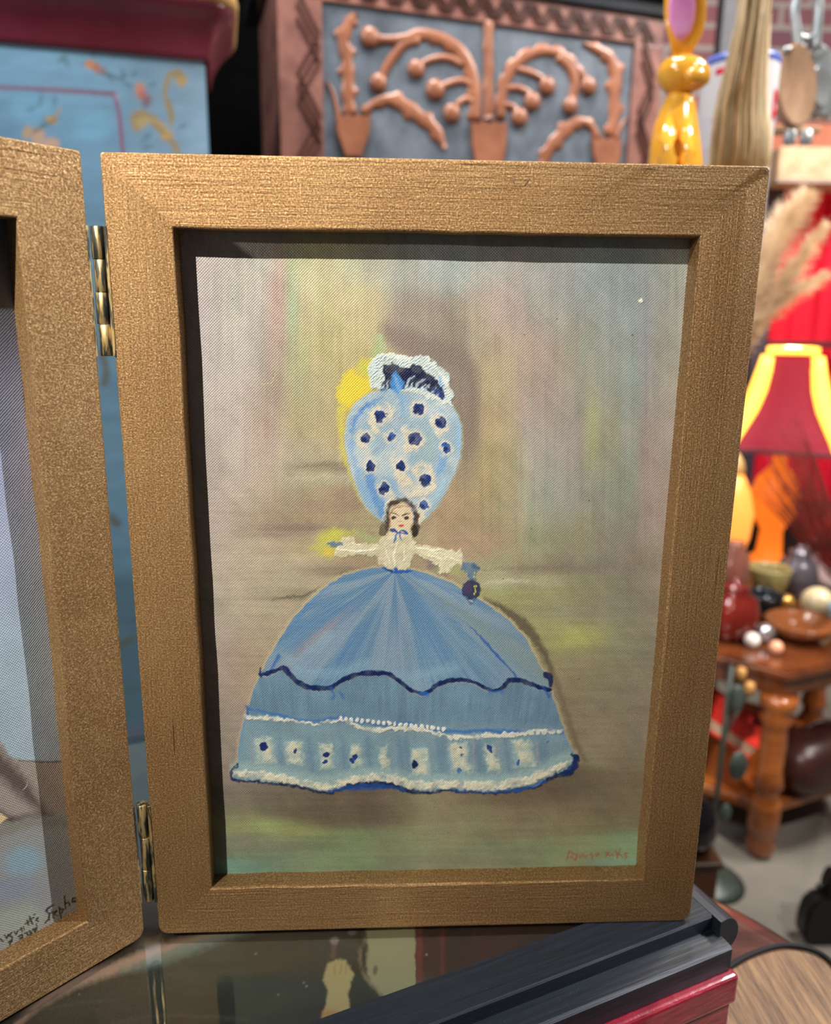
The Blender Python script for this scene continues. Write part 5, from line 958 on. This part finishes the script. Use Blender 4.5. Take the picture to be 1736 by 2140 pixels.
# pampas plumes
def plume(name, pts, wid, mat, lab, y, n=700, seed=0, r=.0009, fan=.8, foot=None):
    rs = np.random.RandomState(seed); P = [aty(a, b, y+c) for a, b, c in smoothline(pts, 5)]; bm = bmesh.new(); m_ = len(P); L_ = np.linalg.norm(P[-1]-P[0])
    add_tube(bm, ([foot] if foot is not None else [])+P, .0022, 5)
    for k in range(n):
        f = rs.rand()**.8; i = min(int(f*(m_-1)), m_-2); p = P[i]+(P[i+1]-P[i])*(f*(m_-1)-i); t = (P[i+1]-P[i]); t /= np.linalg.norm(t)
        d = rs.randn(3); d -= t*np.dot(d, t); d /= np.linalg.norm(d); w = wid*(.35+.75*math.sin(math.pi*min(1, .15+f*.8)))*(.5+.7*rs.rand())
        q = p+d*w*.5+t*w*.8*fan; e = p+d*w+t*w*(1.3*fan)-np.array([0, 0, w*.25]); add_tube(bm, [p, q, e], [r, r*.8, r*.3], 3)
    o = bmobj(name, bm, mat); tag(o, lab, 'pampas grass', 'pampas plumes in front of the red cloth'); return o
PAM = paint('pampas_cream', '#e6cfae', '#ffecd0', .9); 
vz = thing('floor_vase', 'tall brown floor vase holding the pampas plumes behind the frame', 'vase', (aty(1480, 1000, 1.3)[0], 1.3, FL))
lathe('vase_body', [(.05, 0), (.06, .01), (.075, .15), (.07, .3), (.04, .42), (.03, .46), (.036, .5), (.03, .5), (.025, .46)], (vz.location[0]-.06, 1.3, FL), paint('brown_glaze', '#4a2c1c', '#63402a', .25), vz, 40)
ft = np.array([vz.location[0]-.06, 1.3, FL+.49])
plume('pampas_plume', [(1545,720,0),(1578,600,0),(1615,500,0),(1680,410,0)], .05, PAM, 'upright cream pampas plume, topmost of the three against the red cloth', 1.5, 1500, 1, .0011, .9, ft)
plume('pampas_plume', [(1540,760,0),(1590,650,0),(1650,570,0),(1722,470,0)], .034, PAM, 'middle cream pampas plume leaning right over the red cloth', 1.52, 1100, 2, .0011, .9, ft)
plume('pampas_plume', [(1530,760,0),(1570,690,0),(1640,620,0),(1725,575,0)], .03, PAM, 'lowest cream pampas plume reaching right just above the lamp shade', 1.54, 1100, 3, .0011, .9, ft)
# reddish bristles lower right
rbm = bmesh.new(); rs = np.random.RandomState(9)
for k in range(260):
    a = .52+rs.rand()*.55; c = aty(1800+rs.randn()*12, 1240+rs.randn()*14, 1.18); L_ = 150+rs.rand()*130
    e = aty(1800-L_*math.cos(a)*1.0, 1240-L_*math.sin(a)*1.6, 1.15+rs.randn()*.04); m_ = (c+e)/2-np.array([0, 0, .012]); add_tube(rbm, [c, m_, e], [.0011, .0009, .0004], 3)
vb = aty(1800, 1240, 1.18); add_tube(rbm, [vb-np.array([0, 0, .06]), vb+np.array([0, 0, .01])], .014, 10)
tag(bmobj('dried_grass_spray', rbm, paint('dark_red_bristle', '#4a1a14', '#a03028', .7)), 'spray of thin dark red dried stems fanning in from the right', 'dried grass')

# ------------------------------------------------------------------ octagonal side table with shelf
WD = paint('orange_brown_wood', '#7a3f1a', '#a35c26', .25, (2, 2, 14), 3, 0, 0, .4); WDD = paint('dark_brown_wood', '#4a2412', '#6e3a1c', .22, (3, 3, 3), 4, 0, 0, .5)
TZ = LZ
k0 = atz(1650, 1408, TZ); k1 = atz(1510, 1368, TZ); k2 = atz(1745, 1380, TZ)
d1 = (k1-k0)/np.linalg.norm(k1-k0); d2 = (k2-k0)/np.linalg.norm(k2-k0)
side = .30; bis = (d1+d2); bis /= np.linalg.norm(bis)
# regular hexagon with one corner towards the camera
cen = k0+bis*side
ang0 = math.atan2(*(k0-cen)[[1, 0]])
hexa = [cen+side*np.array([math.cos(ang0+math.pi/3*i), math.sin(ang0+math.pi/3*i), 0]) for i in range(6)]
tb = thing('hexagonal_side_table', 'orange-brown wooden side table with turned legs and lower shelf on the concrete floor', 'side table', (cen[0], cen[1], FL))
def hexslab(name, s, z0, z1, mat, bev):
    bm = bmesh.new(); f = bm.faces.new([bm.verts.new(tuple((cen+(p-cen)*s)[:2])+(z0,)) for p in hexa]); r = bmesh.ops.extrude_face_region(bm, geom=[f])
    bmesh.ops.translate(bm, vec=(0, 0, z1-z0), verts=[v for v in r['geom'] if isinstance(v, bmesh.types.BMVert)]); bmesh.ops.bevel(bm, geom=bm.edges[:], offset=bev, segments=3, affect='EDGES'); return bmobj(name, bm, mat, tb)
hexslab('tabletop', 1.0, TZ-.022, TZ, WDD, .006); hexslab('apron', .93, TZ-.06, TZ-.0222, WDD, .003)
SZ = atz(1610, 1722, 0)[2]; sh_z = FL+.105
hexslab('shelf', .90, sh_z-.012, sh_z+.012, WD, .004)
for p in hexa:
    c = cen+(p-cen)*.87; h = TZ-.0605-FL
    lathe('leg', [(.018, 0), (.026, .008), (.03, .03), (.024, .05), (.031, .06), (.031, .125), (.026, .135), (.022, .15), (.031, .165), (.027, .18), (.024, .2), (.026, h*.7), (.024, h*.82), (.034, h*.86), (.022, h*.9), (.034, h*.93), (.036, h)], (c[0], c[1], FL), WD, tb, 28)
# low dark box, added to keep the space behind the table dark
kc = aty(1660, 1420, 2.0); ch = thing('dark_backdrop_box', 'dark box added to blacken the space behind the hexagonal side table', 'backdrop', (kc[0], 2.0, FL))
CHM = paint('dark_backdrop_paint', '#140a08', '#2a1410', .6)
box('backdrop_body', (kc[0]-.75, 1.88, FL), (1.5, 0, 0), (0, .17, 0), (0, 0, .50), CHM, ch, .006); box('lid', (kc[0]-.76, 1.87, FL+.5002), (1.52, 0, 0), (0, .19, 0), (0, 0, .03), CHM, ch, .006)
# things on the table top
def mat1(n, c, r=.15, **k): return paint(n, c, c, r, **k)
def ontop(px, py): q = atz(px, py, TZ); return q
def bowl(name, px, py, r, h, mat, lab, cat='bowl', grp=None):
    q = ontop(px, py); o = lathe(name, [(r*.4, .0002), (r*.45, h*.06), (r*.8, h*.4), (r, h*.95), (r*.97, h), (r*.9, h*.9), (r*.7, h*.4), (r*.3, h*.15)], (q[0], q[1], TZ), mat, None, 40); return tag(o, lab, cat, grp)
def jar(name, px, py, r, h, mat, lab, cat='jar', knob_=True):
    q = ontop(px, py); t = thing(name, lab, cat, (q[0], q[1], TZ)); lathe('body', [(r*.6, .0002), (r*.85, h*.1), (r, h*.4), (r*.85, h*.7), (r*.5, h*.8), (r*.55, h*.85)], (q[0], q[1], TZ), mat, t, 36)
    if knob_: lathe('lid', [(r*.56, 0), (r*.5, h*.05), (r*.15, h*.1), (r*.16, h*.15), (r*.02, h*.18)], (q[0], q[1], TZ+h*.851), mat, t, 30)
    return t
RG = mat1('ruby_glass', '#6e2018', .06); GG = mat1('smoke_glass', '#22262c', .05); CPR = mat1('copper_sheen', '#a5603c', .2, metal=.6); AM = mat1('amber_glaze', '#8a5230', .12); CRM = mat1('cream_glaze', '#d8c8a0', .15); ICE = mat1('ice_blue_glass', '#9fc0d8', .05); OLV = mat1('olive_gold_glaze', '#857a50', .12); BLG = mat1('black_glaze', '#0d0c0e', .05); BRW = mat1('rosy_brown_glaze', '#8a5648', .2)
jar('ruby_glass_jar', 1525, 1330, .055, .13, RG, 'shiny dark red glass jar on the table edge next to the frame')
bowl('amber_bowl', 1668, 1332, .072, .04, AM, 'wide amber brown bowl at the front of the side table')
bowl('dark_bowl', 1590, 1290, .045, .06, GG, 'black glossy bowl between ruby jar and amber bowl')
bowl('olive_bowl', 1600, 1258, .05, .09, OLV, 'olive gold glazed bowl with bright glints behind the black bowl')
jar('rosy_pot', 1522, 1268, .04, .19, BRW, 'rosy brown tall pot behind the olive bowl', 'pot', False)
#jar('copper_pot', 1500, 1265, .06, .21, CPR, 'copper coloured pot partly hidden by the gilt frame', 'pot', False)
q = ontop(1705, 1290); tag(ellipsoid('cream_ball', (q[0], q[1], TZ+.036), (.038, .038, .036), CRM), 'cream glazed ball shining among the dark bowls', 'ball')
bowl('ice_blue_bowl', 1768, 1328, .045, .065, ICE, 'pale blue glass bowl at the right picture edge')
jar('pewter_pot', 1660, 1245, .05, .13, mat1('pewter', '#6a6670', .25, metal=.5), 'dull pewter pot under the dried red stems', 'pot')
#bowl('brown_dish', 1712, 1350, .06, .03, mat1('brown_glaze_dish', '#7a4a34', .3), 'flat brown dish at the right front of the table')
#tray = tag(lathe('black_tray', [(.001, .0002), (.075, .0002), (.085, .008), (.088, .008), (.078, -.0), (.076, .0001)][:4], (tp[0]-.02, tp[1]+.0, TZ), mat1('black_tray_glaze', '#1c100c', .3), None, 48), 'thin dark round tray on the front corner of the side table', 'tray')
for px_, py_, r_, m_, lb in ((1596, 1340, .02, mat1('silver_glass', '#c8c8d0', .1, metal=.8), 'small silvery glass ball on the table between ruby jar and amber bowl'), (1570, 1352, .016, mat1('white_bead', '#e8e0d8', .1), 'small white glass ball at the table front below the black bowl'),
                          (1560, 1306, .018, mat1('dark_bead', '#3a1418', .05), 'tiny dark red ball just right of the ruby jar'), (1640, 1276, .02, mat1('gold_bead', '#d0a050', .15, metal=.6), 'small golden ball behind the amber bowl'), (1620, 1366, .014, mat1('peach_bead', '#e8a888', .1), 'peach coloured bead nearest the table corner')):
    q = ontop(px_, py_); tag(ellipsoid('glass_ball', (q[0], q[1], TZ+r_*.98), (r_, r_, r_), m_), lb, 'ball', 'little balls among the bowls')
pt_ = thing('stacked_plate', 'pale pink grey plate leaning behind the pewter pot', 'plate', tuple(ontop(1718, 1248))); q = ontop(1718, 1248)
lathe('plate_body', [(.03, 0), (.05, .004), (.078, .014), (.08, .016), (.05, .008), (.001, .005)], (q[0]+.05, q[1]+.05, TZ+.076), mat1('pink_grey_glaze', '#b09a98', .15), pt_, 48, (-.3, -.85, .35))
# things on and by the lower shelf
sz = sh_z+.0122
def onsh(px, py, z=sz): return atz(px, py, z)
q = onsh(1690, 1690)
LEA = paint('brown_leather', '#2c1512', '#42201b', .38, (1, 1, 1), 8, .3)
bag = thing('leather_bag', 'dark brown rounded leather bag lying on the lower shelf', 'bag', (q[0], q[1]+.05, sz))
bm = bmesh.new(); bmesh.ops.create_uvsphere(bm, u_segments=40, v_segments=24, radius=1)
for v in bm.verts:
    x, y, z = v.co; sg = lambda t, e: math.copysign(abs(t)**e, t); v.co = Vector((sg(x, .6)*.115, sg(y, .6)*.06, sg(z, .7)*.062))
bmesh.ops.transform(bm, matrix=Matrix.Translation((q[0]+.065, q[1]+.09, sz+.0635))@Matrix.Rotation(.35, 4, 'Z'), verts=bm.verts); bmobj('bag_body', bm, LEA, bag, True)
tube('handle', [Vector((q[0]+.065, q[1]+.09, sz+.118))+Vector((.04*math.cos(a), .0, .03*math.sin(a))) for a in np.linspace(0, math.pi, 9)], .005, LEA, bag)
q2 = onsh(1572, 1640)
rbk = thing('red_book', 'red book tilted on the lower shelf left of the table leg', 'book', (q2[0], q2[1], sz))
for nm, m_, s_, zz_ in (('cover', mat1('red_cloth_cover', '#e8382c', .5), 1.0, 0), ('pages', mat1('page_block', '#c4a88c', .8), .92, 0)):
    bm = bmesh.new()
    if nm == 'cover': add_box(bm, (-.07, -.05, .0), (.14, 0, 0), (0, .1, 0), (0, 0, .004)); add_box(bm, (-.07, -.05, .034), (.14, 0, 0), (0, .1, 0), (0, 0, .004)); add_box(bm, (-.07, .046, .004), (.14, 0, 0), (0, .004, 0), (0, 0, .03))
    else: add_box(bm, (-.066, -.045, .0041), (.132, 0, 0), (0, .0905, 0), (0, 0, .0298))
    bmesh.ops.transform(bm, matrix=Matrix.Translation((q2[0]-.03, q2[1]+.10, sz+.088))@Matrix.Rotation(-.25, 4, 'Z')@Matrix.Rotation(.55, 4, 'Y')@Matrix.Rotation(.35, 4, 'X'), verts=bm.verts); bmobj(nm, bm, m_, rbk)
# green metal plant stand at the left of the table
q3 = atz(1478, 1840, FL)
GM = paint('grey_green_metal', '#272e2a', '#3c463f', .4, (1, 1, 1), 8)
fo = thing('candle_holder', 'grey-green metal candle holder with leaf shapes standing left of the table leg', 'candle holder', (q3[0], q3[1], FL))
tube('stem', [(q3[0], q3[1], FL+.001), (q3[0], q3[1], FL+.46)], .005, GM, fo); lathe('base', [(.07, 0), (.05, .008), (.02, .02), (.01, .03)], (q3[0], q3[1], FL), GM, fo, 32)
for hz_, s_, sx in ((.40, .022, .012), (.26, .026, .03), (.16, .016, .015)):
    ellipsoid('leaf', (q3[0]+sx, q3[1]-.01, FL+hz_), (s_*.7, .008, s_*1.2), GM, fo)
for k in range(2): lathe('candle', [(.010, 0), (.010, .02), (.003, .024)], (q3[0]+.035+.02*k, q3[1]+.03, FL+.42-.03*k), mat1('honey_wax', '#b8854a', .4), fo, 16); tube('arm', [(q3[0], q3[1], FL+.34-.03*k), (q3[0]+.025, q3[1]+.02, FL+.37-.03*k), (q3[0]+.035+.02*k, q3[1]+.03, FL+.42-.03*k)], .003, GM, fo)
# dark cabinet with black jar close behind the frame
yj = .62
bxp = aty(1488, 1850, yj); jz = aty(1480, 1802, yj)[2]
pd = thing('plant_pedestal', 'dark brown square wooden pedestal just right of the lower frame corner', 'pedestal', (bxp[0]-.03, yj, FL))
pxr = aty(1507, 1800, yj)[0]
box('column', (pxr-.11, yj, FL), (.108, 0, 0), (0, .1, 0), (0, 0, jz-.0122-FL), paint('mahogany_brown', '#3a1f0e', '#5a3216', .3, (3, 3, 12), 3), pd, .003)
box('top', (pxr-.115, yj-.004, jz-.012), (.118, 0, 0), (0, .11, 0), (0, 0, .0119), paint('mahogany_dark', '#26140a', '#38200f', .3), pd, .003)
lathe('black_glass_jar', [(.02, .0002), (.036, .006), (.044, .03), (.042, .055), (.03, .072), (.018, .078)], (pxr-.036, yj+.045, jz), BLG, None, 48)
jr = bpy.data.objects['black_glass_jar']; tag(jr, 'round glossy black glass jar with bright glints beside the frame', 'jar')
# black thing at the right edge
yk = .80
A = atz(1720, 1995, FL+.25)
blk = thing('black_case', 'black rounded case with small lever at the right picture edge', 'case', (aty(1735, 1980, .75)[0], .75, FL))
def sil(pts, y, th, mat, name, par):
    bm = bmesh.new(); f = bm.faces.new([bm.verts.new(aty(x, yy, y)) for x, yy in pts]); r = bmesh.ops.extrude_face_region(bm, geom=[f]); bmesh.ops.translate(bm, vec=(0, th, 0), verts=[v for v in r['geom'] if isinstance(v, bmesh.types.BMVert)])
    bmesh.ops.bevel(bm, geom=bm.edges[:], offset=.004, segments=2, affect='EDGES', clamp_overlap=True); return bmobj(name, bm, mat, par)
BKP = mat1('black_plastic', '#08090a', .35)
sil([(1680,1960),(1684,1930),(1695,1900),(1712,1885),(1730,1880),(1800,1880),(1830,2200),(1790,2260),(1700,2000)], .78, .035, BKP, 'shell', blk); sil([(1728,1885),(1733,1850),(1745,1830),(1800,1830),(1800,1885)], .785, .03, BKP, 'collar', blk)
tube('lever', [aty(1735, 1862, .80), aty(1716, 1850, .80), aty(1706, 1852, .80)], .004, BKP, blk)
pp = aty(1790, 2240, .84); tube('stand', [(pp[0], .84, FL+.0005), (pp[0], .84, pp[2]+.06)], .03, BKP, blk)
